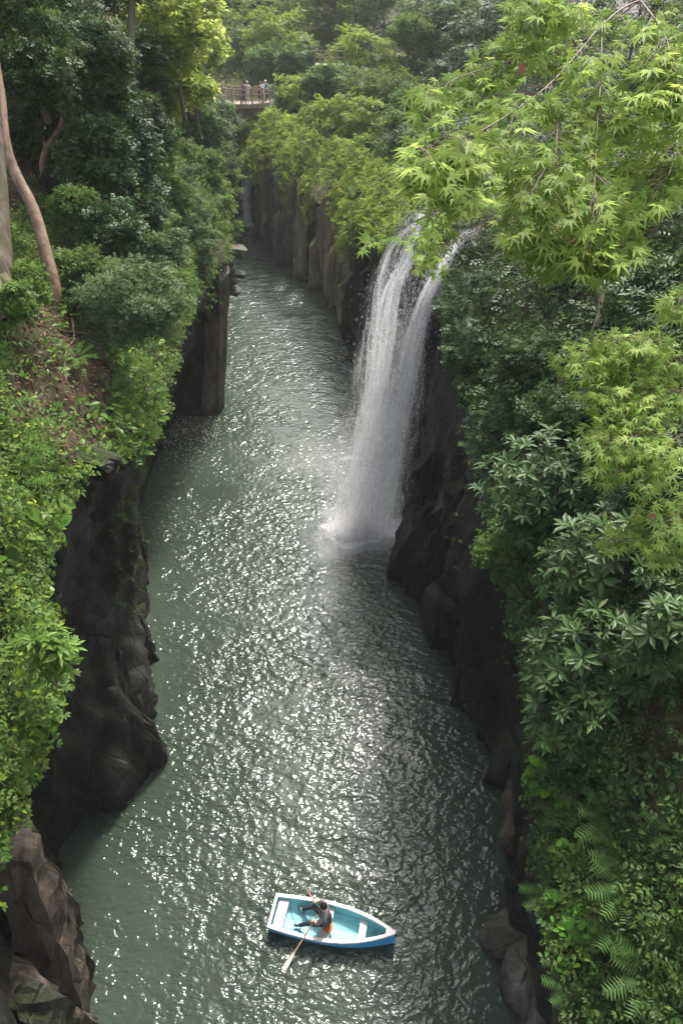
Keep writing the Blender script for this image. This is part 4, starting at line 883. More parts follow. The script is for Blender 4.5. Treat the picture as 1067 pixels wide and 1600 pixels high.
M['fall'] = fall_mat('white_water', .62, .98); M['veil'] = fall_mat('thin_water', .72, 1.1); M['foam'] = fall_mat('foam', .3, .75, sc=(2.6, 2.6)); M['far_fall'] = fall_mat('far_white_water', .15, .6, (.9, .9, .9)); M['mist'] = fall_mat('mist', .3, 1.3, sc=(.8, .5))
M['drop'] = solid('water_drops', (.85, .85, .87), .3, .03)
def ribbon(name, t, path, widths, dens, bulge, mat, off=0, nu=15, nv=60, seed=0):
    pts = smooth_path(path, nv); W = np.interp(np.linspace(0, 1, nv), np.linspace(0, 1, len(widths)), widths); D = np.interp(np.linspace(0, 1, nv), np.linspace(0, 1, len(dens)), dens)
    V, UVs, DN = [], [], []; L = 0
    for i in range(nv):
        if i: L += np.linalg.norm(pts[i]-pts[i-1])
        for j in range(nu):
            s = 2*j/(nu-1)-1; wob = .04*math.sin(3*L+s*4+seed)
            V.append(pts[i]+np.array([s*W[i]/2, -bulge*W[i]*(1-s*s)+off+wob, wob*.5])); UVs.append((s*W[i]/2+seed*7.3, L+seed*3.1)); e = max(0, 1-abs(s)**2.2); DN.append(D[i]*e*min(1, i/3+.4))
    idx = np.arange(nv*nu).reshape(nv, nu); F = np.stack([idx[:-1, :-1], idx[:-1, 1:], idx[1:, 1:], idx[1:, :-1]], -1).reshape(-1, 4)
    me = mesh_np(name, rel(t, np.array(V)), F); li = np.empty(len(me.loops), np.int32); me.loops.foreach_get('vertex_index', li)
    ul = me.uv_layers.new(name='UVMap'); ul.data.foreach_set('uv', np.array(UVs, np.float32)[li].ravel())
    at = me.attributes.new('dens', 'FLOAT', 'POINT'); at.data.foreach_set('value', np.array(DN, np.float32))
    o = link(name, me, t, M[mat]); me.shade_smooth(); return o
def drops(t, pts, size, stretch, name='spray'):
    n = len(pts); T = np.array([(0, 0, 1), (.5, 0, -.5), (-.3, .45, -.5), (-.3, -.45, -.5)]); F = [(0, 1, 2), (0, 2, 3), (0, 3, 1), (1, 3, 2)]
    s = size*rng.lognormal(0, .45, n); V = pts[:, None, :]+T[None]*s[:, None, None]*np.stack([np.ones(n), np.ones(n), stretch*rng.uniform(.5, 1.5, n)], -1)[:, None, :]
    FF = (np.arange(n)*4)[:, None, None]+np.array(F)[None]
    o = link(name, mesh_np(name, rel(t, V.reshape(-1, 3)), FF.reshape(-1, 3)), t, M['drop']); o['kind'] = 'stuff'; return o
wf = empty('waterfall', Pz(575, 838), 'tall white two stream waterfall leaping from the right wall into the river', 'waterfall')
YF = 26.6
A = [PY(662,330,27.6), PY(652,352,27.3), PY(636,402,26.8), PY(612,450,26.6), PY(600,520,26.5), PY(590,600,26.4), PY(577,700,26.3), PY(565,780,26.3), PY(556,836,26.4)]
B = [PY(735,358,26.9), PY(724,371,26.6), PY(700,400,26.5), PY(680,432,26.5), PY(660,480,26.5), PY(643,540,26.5), PY(630,600,26.5), PY(615,670,26.4), PY(600,750,26.4), PY(588,830,26.4)]
Cc = [PY(640,370,26.9), PY(628,430,26.8), PY(622,500,26.7), PY(612,600,26.6), PY(598,700,26.6), PY(580,800,26.5), PY(575,836,26.5)]
Dd = [PY(690,440,26.7), PY(676,520,26.8), PY(664,600,26.9), PY(652,680,27), PY(640,760,27), PY(632,835,26.6)]
ribbon('stream', wf, A, [.25,.3,.4,.5,.65,.95,1.4,1.8,2.1], [.9,.85,.75,.65,.6,.65,.7,.8,.9], .22, 'fall', 0, seed=1)
ribbon('stream', wf, B, [.35,.45,.5,.55,.65,.85,1.2,1.5,1.8,2.0], [1.1,1.1,1.0,.9,.8,.7,.7,.7,.8,.9], .22, 'fall', -.05, seed=2)
ribbon('veil', wf, [q-np.array([.35,0,0]) for q in A], [.5,.7,.9,1.1,1.3,1.7,2.2,2.6,3.0], [.3,.5,.7,.7,.8,.8,.8,.9,1], .15, 'veil', .25, seed=3)
ribbon('veil', wf, Cc, [.8,1.3,1.7,1.9,2.1,2.3,2.6], [.15,.2,.35,.7,.9,1,1], .1, 'veil', .2, seed=4)
ribbon('stream', wf, Cc[2:], [.5,.9,1.4,1.9,2.2], [.0,.55,.7,.75,.8], .1, 'fall', .1, seed=44)
ribbon('veil', wf, Dd, [.5,.9,1.1,1.2,1.2,1.3], [.5,.7,.65,.55,.5,.6], .1, 'veil', 0, seed=5)
ribbon('veil', wf, B, [.5,.6,.7,.8,1.0,1.4,1.9,2.2,2.4,2.6], [.5,.8,.9,.9,.9,.9,.9,.9,.9,.9], .12, 'veil', .3, seed=6)
for k in range(5):
    o1 = np.array([rng.uniform(-.35, .35), rng.uniform(-.15, .1), 0])
    ribbon('strand', wf, [q+o1*f for q, f in zip(A, np.linspace(.15, 2.0, len(A)))], [.10,.14,.2,.28,.4,.5,.6], [1.3,1.1,.9,.75,.7,.7], .1, 'fall', -.12, 7, 60, seed=10+k)
    ribbon('strand', wf, [q+o1*f for q, f in zip(B, np.linspace(.2, 1.6, len(B)))], [.12,.15,.2,.28,.36,.45,.55], [1.6,1.3,1.05,.85,.7,.7], .1, 'fall', -.15, 7, 60, seed=20+k)
L2 = [PY(655,345,27.3), PY(630,365,26.9), PY(608,392,26.7), PY(594,440,26.6), PY(587,500,26.5), PY(581,580,26.4), PY(568,680,26.3), PY(550,770,26.2), PY(540,834,26.2)]
ribbon('strand', wf, L2, [.2,.3,.35,.4,.5,.7,1.0,1.4,1.8], [.9,.8,.8,.8,.8,.75,.7,.7,.8], .15, 'fall', .1, 9, 60, seed=31)
ribbon('mist', wf, [PY(572,600,26.0), PY(560,680,25.9), PY(545,760,25.8), PY(538,836,25.9)], [.8,1.5,2.2,2.8], [.0,.2,.25,.2], .1, 'mist', -.3, 13, 40, seed=33)
ribbon('mist', wf, [PY(600,700,25.6), PY(585,760,25.5), PY(570,838,25.6)], [1.2,2.2,3.4], [.0,.2,.2], .1, 'mist', -.5, 13, 40, seed=34)
def along(path, n, w0, w1, thick=.3, p=1.0):
    pts = smooth_path(path, 80); f = rng.random(n)**p; i = f*78.99; k = i.astype(int); q = pts[k]*(1-(i-k))[:, None]+pts[k+1]*(i-k)[:, None]
    w_ = w0+(w1-w0)*f; return q+np.stack([rng.normal(size=n)*w_*.32, rng.normal(size=n)*thick-.1, np.zeros(n)], -1)
drops(wf, np.concatenate([along(A, 9000, .45, 2.9, .35, .7), along(B, 8000, .35, 1.9, .25, .8), along(Cc, 2600, 1.2, 2.4, .3, .6), along(Dd, 2200, 1, 1.4)]), .011, 2.6)
bs = Pz(566, 836); n_ = 9000; a_ = rng.uniform(0, 2*math.pi, n_); r_ = np.abs(rng.normal(size=n_))
drops(wf, np.stack([bs[0]-.1+np.cos(a_)*r_*.95, bs[1]+.15+np.sin(a_)*r_*.5, np.abs(rng.normal(size=n_))*.6*np.exp(-r_*.5)+.02], -1), .022, 1.0)
b2 = Pz(553, 832); n_ = 7000; drops(wf, np.stack([b2[0]+rng.normal(size=n_)*.55, b2[1]+rng.normal(size=n_)*.32, np.abs(rng.normal(size=n_))*.14+.01], -1), .028, .8)
def foam(t, cen, rx, ry, dens, z=.012, name='foam', seed=0, ang=0.0):
    V, UVs, DN, F = [], [], [], []; nr, na = 9, 36
    for i in range(nr):
        for j in range(na):
            f = i/(nr-1); a = 2*math.pi*j/na; q = 1+.25*math.sin(3*a+seed)+.12*math.sin(7*a+seed*2); x, y = f*rx*q*math.cos(a), f*ry*q*math.sin(a)
            V.append((cen[0]+x*math.cos(ang)-y*math.sin(ang), cen[1]+x*math.sin(ang)+y*math.cos(ang), z+.09*rx*.3*max(0, 1-f*1.6)*(1 if dens > .9 else 0))); UVs.append((x+seed, y)); DN.append(dens*(1-f)**.7)
    for i in range(nr-1):
        for j in range(na): F.append((i*na+j, (i+1)*na+j, (i+1)*na+(j+1) % na, i*na+(j+1) % na))
    me = mesh_np(name, rel(t, np.array(V)), np.array(F)); li = np.empty(len(me.loops), np.int32); me.loops.foreach_get('vertex_index', li)
    ul = me.uv_layers.new(name='UVMap'); ul.data.foreach_set('uv', np.array(UVs, np.float32)[li].ravel()); at = me.attributes.new('dens', 'FLOAT', 'POINT'); at.data.foreach_set('value', np.array(DN, np.float32))
    o = link(name, me, t, M['foam']); return o
foam(wf, Pz(563, 834), 1.9, 1.0, 3.0, .02, seed=1); foam(wf, Pz(578, 830), 3.0, 2.1, .9, .012, seed=2); foam(wf, Pz(548, 716), .7, .25, .9, .016, seed=3); foam(wf, Pz(552, 655), .55, .2, .7, .016, seed=4)
foam(wf, Pz(540, 720), 3.0, 4.5, .3, .008, seed=5)
wf2 = empty('waterfall', Pz(387, 350), 'thin white waterfall between columns at the far end', 'waterfall')
F2 = [PY(394,236,76.6), PY(390,252,76.2), PY(386,280,75.8), PY(385,310,75.6), PY(387,350,75.5)]
ribbon('stream', wf2, F2, [.4,.45,.6,.7,.9], [2,1.8,1.6,1.6,1.6], .2, 'fall', -.5, 9, 40, seed=7); ribbon('strand', wf2, F2, [.3,.35,.4,.5,.7], [2]*5, .2, 'far_fall', -.7, 7, 40, seed=9); ribbon('strand', wf2, F2, [.15,.2,.22,.25,.3], [3]*5, .2, 'far_fall', -.6, 7, 40, seed=11); drops(wf2, along(F2, 2500, .5, .8, .2)-np.array([0, .5, 0]), .035, 2.5)
foam(wf2, Pz(385, 352), 2.4, 1.6, 1.0, .012, seed=8)
# floating specks by the pillar
sp_ = []
for _ in range(900):
    u, v = rng.uniform(255, 345), 650+abs(rng.normal())*34; sp_.append(Pz(u, v, .012))
sp_ = np.array(sp_); o = link('floating_petals', leaves('floating_petals', sp_, np.tile(UP, (len(sp_), 1)), .07, T_quad), None, solid('petals', (.5, .47, .4), .8)); tag(o, 'pale specks floating on the water by the brown pillar', kind='stuff')

# ------------------------------------------------------------------ rowing boat
M['blue'] = solid('blue_hull_paint', (.045, .31, .60), .4, .25, 12); M['cyan'] = solid('aqua_liner_paint', (.15, .44, .49), .5, .14, 7); M['white'] = solid('white_paint', (.52, .51, .52), .5, .12, 9)
M['seatw'] = solid('white_seat', (.47, .46, .45), .6, .12, 9); M['black'] = solid('black_rubber', (.015, .015, .016), .6); M['rope'] = solid('grey_rope', (.16, .22, .22), .8); M['orange'] = solid('orange_cushion', (.6, .15, .05), .7)
M['oarwood'] = solid('varnished_oar', (.38, .24, .17), .5, .2, 6); M['oarpale'] = solid('worn_oar_blade', (.52, .50, .46), .6, .15, 6); M['oarorange'] = solid('orange_oar', (.2, .09, .04), .5)
BO = np.array([-1.83, 9.68, 0.0]); BR = -R(11.5); LB_ = 3.28
boat = empty('rowing_boat', BO, 'small blue rowing boat with white gunwale and aqua inside, on the river', 'boat', rz=BR)
def hb(t): return float(np.interp(t, [0, .15, .3, .45, .6, .72, .84, .93, 1], [.43, .475, .50, .505, .455, .375, .25, .125, .012]))
def gh(t): return .36+.05*(1-t)**2*.4+.2*t**2.2
NS = 28
def section(t, ins, low):
    b = max(hb(t)-ins, .004); h = gh(t); x = t*LB_; kz = -.14+.30*max(0, t-.75)**1.3*2 if ins == 0 else low+.28*max(0, t-.8)
    pr = [(0, kz), (.55, kz+.02), (.8, kz+.09), (.93, (h+kz)*.5), (1, h)]
    return [(x+(.04*q if t > .98 else 0), s*b*f, z) for s, (f, z) in [(-1, p) for p in pr[::-1]]+[(1, p) for p in pr[1:]] for q in (0,)]
def skin_sections(secs, cap0=True):
    k = len(secs[0]); V = [v for s in secs for v in s]; F = [(i*k+j, (i+1)*k+j, (i+1)*k+j+1, i*k+j+1) for i in range(len(secs)-1) for j in range(k-1)]
    if cap0: F.append(tuple(range(k)))
    return V, F
def boatpart(name, V, F, mat, smooth=False):
    o = link(name, mesh_py(name, V, F), boat, M[mat], smooth); return o
ts = np.linspace(0, 1, NS)
V, F = skin_sections([section(t, 0, 0) for t in ts]); boatpart('hull', V, F, 'blue')
V, F = skin_sections([[(x+(.05 if i == 0 else 0), y, z) for x, y, z in section(t, .05, .06)] for i, t in enumerate(ts[:-1])]); boatpart('hull_liner', V, F, 'cyan')
def rim():
    V, F = [], []
    path = [(t, s) for s, tt in ((-1, ts), (1, ts[::-1])) for t in tt]; n = len(path)
    for t, s in path:
        b, h, x = hb(t), gh(t), t*LB_
        for dy, dz in ((.025, -.045), (.025, .02), (-.065, .02), (-.065, -.03)): V.append((x-(.02 if t == 0 else 0), s*max(b+dy, .004), h+dz))
    for i in range(n-1):
        for j in range(4): F.append((i*4+j, (i+1)*4+j, (i+1)*4+(j+1) % 4, i*4+(j+1) % 4))
    return V, F
V, F = rim(); boatpart('gunwale', V, F, 'white')
def boxv(x0, x1, y0, y1, z0, z1):
    return [(x0,y0,z0),(x1,y0,z0),(x1,y1,z0),(x0,y1,z0),(x0,y0,z1),(x1,y0,z1),(x1,y1,z1),(x0,y1,z1)], [(0,3,2,1),(4,5,6,7),(0,1,5,4),(1,2,6,5),(2,3,7,6),(3,0,4,7)]
def thwart(x0, x1, z, inset, name='seat'):
    w0, w1 = hb(x0/LB_)-inset, hb(x1/LB_)-inset
    V = [(x0,-w0,z-.04),(x1,-w1,z-.04),(x1,w1,z-.04),(x0,w0,z-.04),(x0,-w0,z),(x1,-w1,z),(x1,w1,z),(x0,w0,z)]
    o = boatpart(name, V, boxv(0,1,0,1,0,1)[1], 'seatw'); bv = o.modifiers.new('b', 'BEVEL'); bv.width = .012; bv.segments = 2; return o
thwart(.09, .36, .30, .075); thwart(1.34, 1.60, .29, .07); thwart(2.33, 2.53, .31, .07)
V, F = boxv(-.025, .05, -hb(0)-.02, hb(0)+.02, gh(0)-.05, gh(0)+.022); boatpart('transom_cap', V, F, 'white')
V = []; tt = [.925, .95, .975, 1.0]
for t in tt: V += [(t*LB_, -hb(t)*.98, gh(t)+.024), (t*LB_, hb(t)*.98, gh(t)+.024)]
boatpart('bow_deck', V, [(i*2, i*2+2, i*2+3, i*2+1) for i in range(3)], 'white')
V, F = boxv(LB_-.06, LB_+.05, -.035, .035, gh(1)-.12, gh(1)+.0); boatpart('bow_fender', V, F, 'black')
def btube(name, pts, r, mat, parent=boat, n=6):
    pp = smooth_path(pts, 6*len(pts)); V, F = tube_arrays(pp, [r]*len(pp), n); o = link(name, mesh_py(name, V, F), parent, M[mat]); o.data.shade_smooth(); return o
btube('rope', [(2.6,-.2,.13),(2.62,-.05,.14),(2.75,.08,.2),(2.85,-.02,.24),(2.75,-.12,.2),(2.66,0,.18),(2.72,.12,.24),(2.9,.05,.34)], .011, 'rope')
btube('rope', [(.42,.3,.12),(.5,.1,.09),(.62,-.05,.09),(.66,-.25,.1)], .006, 'rope')
btube('rope', [(1.6,.38,.2),(1.9,.34,.2),(2.3,.28,.24)], .006, 'rope')
btube('foot_brace', [(.80,-.28,.12),(.80,.0,.11),(.80,.30,.12)], .014, 'rope')
for s in (-1, 1):
    o = btube('oarlock', [(1.02,s*(.50),.38),(1.0,s*.50,.44),(1.02,s*.5,.50)], .014, 'black')
V = []
for k in range(2):
    for j in range(14):
        a = 2*math.pi*j/14; V.append((1.53+.13*math.cos(a), -.09+.16*math.sin(a), .293+.05*k))
cu = link('cushion', mesh_py('cushion', V, [tuple(range(13, -1, -1)), tuple(range(14, 28))]+[(j, (j+1) % 14, 14+(j+1) % 14, 14+j) for j in range(14)]), None, M['orange'])
def to_boat(o): o.location = tuple(BO); o.rotation_euler.z = BR; return o
to_boat(cu); tag(cu, 'orange round cushion on the middle seat of the rowing boat', 'cushion')
def oar(h, tip, label, bladecol, shaftcol='oarwood'):
    t = empty('oar', BO, label, 'oar', rz=BR); h, tip = np.array(h), np.array(tip); ax = unit(tip-h)
    btube('shaft', [h-ax*.12, h, (h+tip)/2, tip-ax*.45], .019, shaftcol, t, 8)
    sdv = unit(np.cross(ax, UP)); nn = np.cross(sdv, ax); V, F = [], []
    for f, w_ in ((0, .022), (.25, .04), (.6, .06), (.95, .065), (1, .05)):
        q = tip-ax*.5*(1-f)
        for a, b in ((-1, -1), (1, -1), (1, 1), (-1, 1)): V.append(q+sdv*a*w_+nn*b*.011)
    for i in range(4):
        for j in range(4): F.append((i*4+j, i*4+(j+1) % 4, (i+1)*4+(j+1) % 4, (i+1)*4+j))
    F += [(3, 2, 1, 0), (16, 17, 18, 19)]
    link('blade', mesh_py('blade', V, F), t, M[bladecol])
oar((1.19,-.10,.60), (.60,-1.22,-.02), 'pale wooden oar reaching out on the near side of the boat', 'oarpale')
oar((1.09,.33,.58), (.66,1.0,-.2), 'orange brown oar on the far side of the boat', 'oarorange')

# ------------------------------------------------------------------ people
M['skin'] = solid('skin', (.52, .31, .22), .55, .05); M['hair'] = solid('black_hair', (.010, .008, .008), .85, spec=.15); M['navy'] = solid('navy_trousers', (.018, .018, .032), .8); M['shoe'] = solid('black_shoes', (.012, .012, .014), .5)
M['greyshirt'] = solid('grey_shirt', (.18, .17, .19), .85, .15, 20); M['vest'] = solid('dark_life_vest', (.03, .027, .034), .8); M['sock'] = solid('white_socks', (.75, .73, .72), .9)
def skin_body(t, J, E, root, sub=2):
    """J: name -> (pos, r); E: [(a, b, material)] -> one continuous mesh grown along the bones"""
    names = list(J); me = bpy.data.meshes.new('body'); me.from_pydata([J[k][0] for k in names], [(names.index(a), names.index(b)) for a, b, _ in E], [])
    o = bpy.data.objects.new('body', me); COL.objects.link(o)
    md = o.modifiers.new('skin', 'SKIN'); md.use_smooth_shade = True; md.branch_smoothing = .3
    lay = me.skin_vertices[0] if me.skin_vertices else None
    if lay is None:
        bm = bmesh.new(); bm.from_mesh(me); bm.verts.layers.skin.verify(); bm.to_mesh(me); bm.free(); lay = me.skin_vertices[0]
    for i, k in enumerate(names):
        r = J[k][1]; lay.data[i].radius = (r, r) if not isinstance(r, tuple) else r; lay.data[i].use_root = (k == root)
    sb = o.modifiers.new('sub', 'SUBSURF'); sb.levels = sub; sb.render_levels = sub
    bpy.context.view_layer.update(); dg = bpy.context.evaluated_depsgraph_get()
    nm = bpy.data.meshes.new_from_object(o.evaluated_get(dg)); bpy.data.objects.remove(o); nm.name = 'body'
    mats = []; 
    for _, _, m in E:
        if m not in mats: mats.append(m)
    nm.materials.clear()
    for m in mats: nm.materials.append(M[m])
    C_ = np.array([tuple(p.center) for p in nm.polygons]); best = np.full(len(C_), 1e9); idx = np.zeros(len(C_), int)
    for a, b, m in E:
        pa, pb = np.array(J[a][0], float), np.array(J[b][0], float); ab = pb-pa; f = np.clip(((C_-pa)@ab)/max(ab@ab, 1e-9), 0, 1); ra = np.mean(J[a][1])*(1-f)+np.mean(J[b][1])*f
        dd = np.linalg.norm(C_-(pa+f[:, None]*ab), axis=1)/ra; k = dd < best; best[k] = dd[k]; idx[k] = mats.index(m)
    nm.polygons.foreach_set('material_index', idx.astype(np.int32)); nm.shade_smooth()
    b = bpy.data.objects.new('body', nm); COL.objects.link(b); b.parent = t; return b
def ellipsoid(name, c, r, t, mat, zmin=-1, n=14, rot=None):
    bm = bmesh.new(); bmesh.ops.create_uvsphere(bm, u_segments=n, v_segments=10, radius=1)
    if zmin > -1: bmesh.ops.delete(bm, geom=[v for v in bm.verts if v.co.z < zmin], context='VERTS')
    for v in bm.verts: v.co = Vector((v.co.x*r[0], v.co.y*r[1], v.co.z*r[2]))
    me = bpy.data.meshes.new(name); bm.to_mesh(me); bm.free(); me.shade_smooth(); o = link(name, me, t, M[mat]); o.location = c
    if rot: o.rotation_euler = rot
    return o
rower = empty('person', BO, 'rower in grey shirt and dark trousers seated facing the stern of the boat', 'person', rz=BR)
J = {'pelvis': ((1.47,-.02,.43), (.13,.15)), 'spine': ((1.47,-.02,.62), (.12,.145)), 'chest': ((1.44,-.01,.82), (.13,.16)), 'neckb': ((1.42,0,.95), .065), 'neck': ((1.40,0,1.02), .052), 'jaw': ((1.365,.0,1.07), .07), 'skull': ((1.375,.0,1.15), .092), 'crown': ((1.385,.0,1.21), .065),
     'nose': ((1.275,.0,1.10), .014)}
E = [('pelvis','spine','greyshirt'), ('spine','chest','greyshirt'), ('chest','neckb','greyshirt'), ('neckb','neck','skin'), ('neck','jaw','skin'), ('jaw','skull','skin'), ('skull','crown','skin'), ('jaw','nose','skin')]
def limb(tag_, pts, mats, first, rs):
    prev = first
    for i, (p, m, r) in enumerate(zip(pts, mats, rs)):
        k = f'{tag_}{i}'; J[k] = (p, r); E.append((prev, k, m)); prev = k
    return prev
for s, el, wr in ((-1, (1.27,-.27,.70), (1.20,-.15,.63)), (1, (1.28,.35,.72), (1.13,.33,.61))):
    sh = (1.42, s*.19, .89); md = tuple((np.array(sh)+np.array(el))/2); fm = tuple((np.array(el)+np.array(wr))/2)
    h = limb(f'arm{s}', [sh, md, el, fm, wr], ['greyshirt','greyshirt','greyshirt','skin','skin'], 'chest', [.075, .062, .05, .042, .032])
    hand = tuple(np.array(wr)+np.array([-.045, .01*s, -.012])); limb(f'palm{s}', [hand], ['skin'], h, [.032])
    for q, (dy, ln) in enumerate(((-.03, .05), (-.01, .062), (.01, .058), (.03, .045))):
        limb(f'fing{s}{q}', [tuple(np.array(hand)+np.array([-.03, dy, .01])), tuple(np.array(hand)+np.array([-.03-ln*.6, dy, -.02])), tuple(np.array(hand)+np.array([-.02-ln*.4, dy, -.045]))], ['skin']*3, f'palm{s}0', [.010, .009, .008])
    limb(f'thumb{s}', [tuple(np.array(hand)+np.array([.0, -s*.03, -.02])), tuple(np.array(hand)+np.array([-.025, -s*.035, -.04]))], ['skin']*2, f'palm{s}0', [.011, .009])
for s, kn, an, toe in ((-1, (1.05,-.17,.47), (.74,-.15,.17), (.61,-.18,.21)), (1, (1.06,.27,.47), (.72,.26,.17), (.60,.30,.22))):
    hp = (1.40, s*.10, .41); th = tuple((np.array(hp)+np.array(kn))/2); sn = tuple(np.array(kn)*.4+np.array(an)*.6); sk = tuple(np.array(kn)*.12+np.array(an)*.88)
    limb(f'leg{s}', [hp, th, kn, sn, sk, an, toe], ['navy','navy','navy','navy','navy','sock','shoe'], 'pelvis', [.095, .088, .068, .058, .05, .042, .04])
J['heel-'] = ((.77,-.14,.12), .045); E.append(('leg-15', 'heel-', 'shoe')); J['heel+'] = ((.75,.25,.12), .045); E.append(('leg15', 'heel+', 'shoe'))
skin_body(rower, J, E, 'pelvis')
ellipsoid('hair', (1.395,0,1.165), (.105,.098,.10), rower, 'hair', -.25, rot=(0, .35, 0))
for s in (-1, 1): ellipsoid('ear', (1.385, s*.092, 1.12), (.02, .012, .03), rower, 'skin')
def vest():
    V, F = [], []; n = 20
    for z, rx, ry, cx in ((.50,.165,.178,1.455), (.62,.16,.175,1.455), (.72,.155,.172,1.44), (.80,.15,.162,1.425), (.86,.12,.13,1.405)):
        for j in range(n):
            a = 2*math.pi*j/n; V.append((cx+rx*math.cos(a), -.015+ry*math.sin(a), z))
    for i in range(4):
        for j in range(n):
            if i == 2 and j % 10 in (4, 5, 6) : continue
            F.append((i*n+j, i*n+(j+1) % n, (i+1)*n+(j+1) % n, (i+1)*n+j))
    me = mesh_py('life_vest', V, F); o = link('life_vest', me, rower, M['vest'], True); sm = o.modifiers.new('s', 'SOLIDIFY'); sm.thickness = .02; return o
vest()

def walker(loc, face, shirt, legs, label, hat=None, arm=0.0, h=1.7):
    t = empty('person', loc, label, 'person', 'visitors on the far walkway', face); global J, E
    k = h/1.7
    J = {'pelvis': ((0,0,.93*k), .13), 'spine': ((0,0,1.1*k), .12), 'chest': ((0,0,1.32*k), .14), 'neck': ((0,0,1.46*k), .05), 'jaw': ((.02,0,1.53*k), .07), 'skull': ((0,0,1.62*k), .09), 'top': ((0,0,1.68*k), .06)}
    E = [('pelvis','spine',shirt), ('spine','chest',shirt), ('chest','neck',shirt), ('neck','jaw','skin'), ('jaw','skull','skin'), ('skull','top','skin')]
    for s in (-1, 1):
        limb(f'arm{s}', [(0,s*.2,1.38*k), (.05*arm,s*.26,1.12*k), (.22*arm+.05,s*.24,.9*k+.2*arm), (.3*arm+.05,s*.22,.82*k+.22*arm)], [shirt, shirt, 'skin', 'skin'], 'chest', [.07,.05,.035,.035])
        limb(f'leg{s}', [(0,s*.1,.86*k), (.02,s*.11,.5*k), (0,s*.11,.1), (.12,s*.12,.05)], [legs, legs, legs, 'shoe'], 'pelvis', [.1,.07,.05,.045])
    skin_body(t, J, E, 'pelvis', 1)
    ellipsoid('hair' if not hat else 'hat', (-.01,0,1.64*k), (.11,.105,.10), t, hat or 'hair', -.1)
M['cream'] = solid('cream_cloth', (.62,.52,.42), .8); M['teal'] = solid('teal_cloth', (.08,.25,.32), .8); M['maroon'] = solid('plum_cloth', (.13,.07,.10), .8); M['whitec'] = solid('white_cloth', (.75,.72,.7), .8)
M['mossy'] = rockmat('mossy_wall', (0.04, 0.03, 0.015), (0.10, 0.08, 0.04), (0.18, 0.15, 0.08), 1.0, 0.8)
# ------------------------------------------------------------------ walkway with railing and visitors
wk = empty('walkway', P(380,162,71), 'curved walkway with brown post and rail fence at the far end', 'walkway')
ed = [P(296,139,72.5), P(318,147,71.8), P(330,152,71.4), P(343,157,71), P(360,160,70.8), P(379,162,70.6), P(404,159,70.8), P(420,156,71)]
zd = np.mean([q[2] for q in ed]); ed = [np.array([q[0], q[1], zd]) for q in [PY(u, v, 1.0) if False else Pz(u, v, zd) for u, v in ((296,150),(318,155),(330,157.5),(343,160),(360,162),(379,163),(404,162),(422,160))]]
eds = smooth_path(ed, 30); V, F = [], []
for q in eds:
    for dy, z in ((0, -.35), (0, 0), (2.2, 0), (2.2, -.35)): V.append(rel(wk, q+np.array([dy*.1, dy, z])))
for i in range(29):
    for j in range(4): F.append((i*4+j, (i+1)*4+j, (i+1)*4+(j+1) % 4, i*4+(j+1) % 4))
F += [(0, 1, 2, 3), (119, 118, 117, 116)]
link('deck', mesh_py('deck', V, F), wk, M['deckc'])
V, F = [], []
for q in eds:
    for dy, z in ((.15, -.36), (.15, -1.7), (1.6, -1.7), (1.6, -.36)): V.append(rel(wk, q+np.array([0, dy, z])))
for i in range(29):
    for j in range(4): F.append((i*4+j, (i+1)*4+j, (i+1)*4+(j+1) % 4, i*4+(j+1) % 4))
link('support_wall', mesh_py('support_wall', V, F), wk, M['mossy'])
pm, pf = boxv(-.07, .07, -.07, .07, 0, 1.25); pmesh = mesh_py('post', pm, pf); pmesh.materials.append(M['wood'])
def rails(t, line, n, hgts, off=np.array([0, .12, 0])):
    pp = smooth_path(line, n)
    for q in pp:
        o = bpy.data.objects.new('post', pmesh); COL.objects.link(o); o.parent = t; o.location = tuple(rel(t, q+off))
    for h in hgts: tubes('rail', [([q+off+UP*h for q in pp], .05, .05)], t, 'wood', 6, 0)
rails(wk, ed, 11, (1.15, .72, .3)); rails(wk, [q+np.array([.2, 2.0, 0]) for q in ed], 11, (1.15, .7), np.array([0, 0, 0]))
def zon(u): 
    k = np.argmin(np.abs(proj(eds)[0]-u)); return eds[k]
walker(zon(379)+np.array([0,.7,0]), -1.6, 'maroon', 'navy', 'visitor in dark clothes leaning on the walkway rail', None, 1.0, 1.68)
walker(zon(386.5)+np.array([0,.9,0]), -1.9, 'cream', 'cream', 'visitor in cream clothes beside the dark dressed one', 'cream', .2, 1.75)
walker(zon(404)+np.array([0,1.0,0]), 2.8, 'maroon', 'navy', 'visitor in plum top, the left of the group of three', None, .3, 1.6)
walker(zon(409)+np.array([0,1.2,0]), -1.4, 'whitec', 'cream', 'visitor in white, the middle of the group of three', None, .2, 1.62)
walker(zon(414)+np.array([0,1.0,0]), -2.2, 'teal', 'navy', 'visitor in blue, the right of the group of three', 'whitec', .5, 1.72)
f2 = empty('fence', P(515,102,74), 'wooden viewing railing among the trees of the far slope', 'fence')
ln2 = [P(492,101,74), P(506,102,74), P(522,102,74.5), P(538,102,75)]
rails(f2, ln2, 5, (1.2, .65)); V, F = [], []
for q in ln2:
    for dy, z in ((0, -.2), (0, 0), (1.6, 0), (1.6, -.2)): V.append(rel(f2, q+np.array([0, dy, z])))
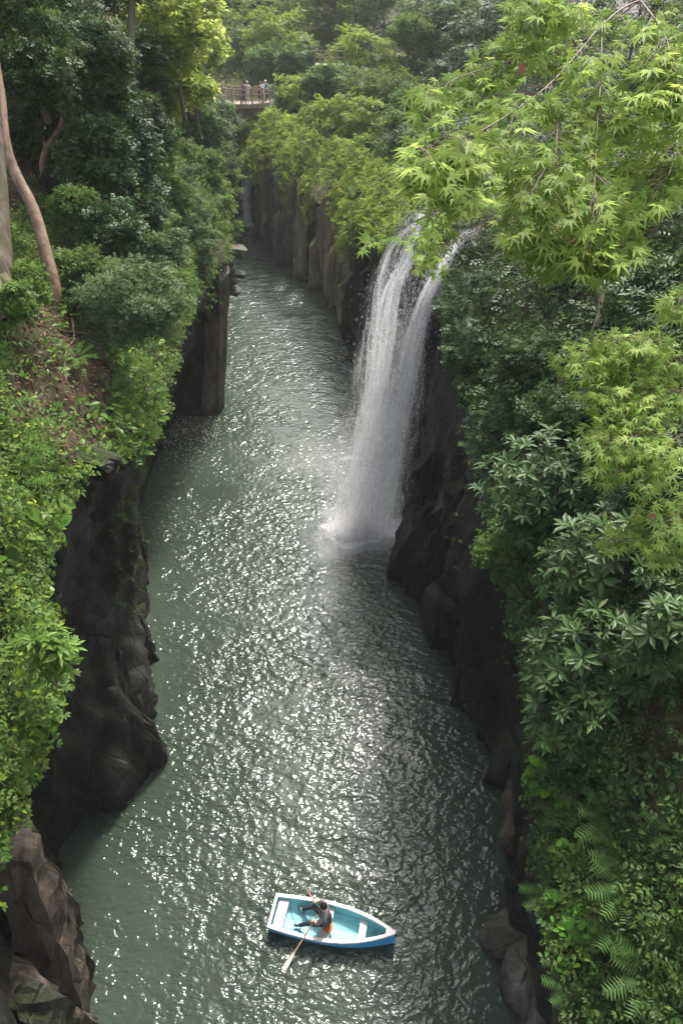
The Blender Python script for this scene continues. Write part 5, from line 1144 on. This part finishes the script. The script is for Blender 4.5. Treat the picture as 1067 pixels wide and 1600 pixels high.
for i in range(3):
    for j in range(4): F.append((i*4+j, (i+1)*4+j, (i+1)*4+(j+1) % 4, i*4+(j+1) % 4))
link('platform', mesh_py('platform', V, F), f2, M['deckc'])
# dark boulder under the ivy, bare rock lip, roots on the left bank
q, d = on(SL, 112, 330); o = link('boulder', block_mesh((1.0, 1.0, 2.6), 301), None, M['rock_dark']); o.location = tuple(q+UP*.3); o.rotation_euler = (.4, -.5, .3); tag(o, 'dark leaning boulder under the ivy on the left hillside', 'boulder')
q, d = on(SL, 160, 530); o = link('boulder', block_mesh((1.3, .8, .6), 302), None, M['rock_brown']); o.location = tuple(q+UP*.1); o.rotation_euler = (.2, .2, .5); tag(o, 'brown stone among roots below the rounded shrub', 'boulder')
q, d = on(SL, 128, 716); o = link('boulder', block_mesh((1.5, .8, .5), 303), None, M['rock_dark']); o.location = tuple(q-UP*.1); o.rotation_euler = (.1, .2, .35); tag(o, 'dark stone lip over the black hollow', 'boulder')
rb = on(SL, 100, 520)[0]; t = empty('tree_root', rb, 'pale twisted roots exposed on the bare red soil', 'roots')
tubes('root', [([on(SL, 108, 505)[0]+UP*.1, on(SL, 112, 530)[0]+UP*.12, on(SL, 104, 555)[0]+UP*.08, on(SL, 112, 590)[0]+UP*.05], .03, .01), ([on(SL, 112, 530)[0]+UP*.12, on(SL, 128, 545)[0]+UP*.1, on(SL, 122, 575)[0]+UP*.05], .025, .01), ([on(SL, 60, 500)[0]+UP*.05, on(SL, 95, 515)[0]+UP*.1, on(SL, 145, 525)[0]+UP*.05], .04, .015)], t, 'bark_tan', 6)

# ------------------------------------------------------------------ haze
hv = boxv(-45, 60, -14, 135, -3.9, 45); hz = link('haze', mesh_py('haze', *hv)); hz['kind'] = 'stuff'
hm, nt, n, l, out = newmat('thin_mist'); pv = n.new('ShaderNodeVolumePrincipled'); pv.inputs['Density'].default_value = .00035; pv.inputs['Color'].default_value = (.92, .95, .95, 1); l.new(pv.outputs[0], out.inputs['Volume']); hz.data.materials.append(hm)
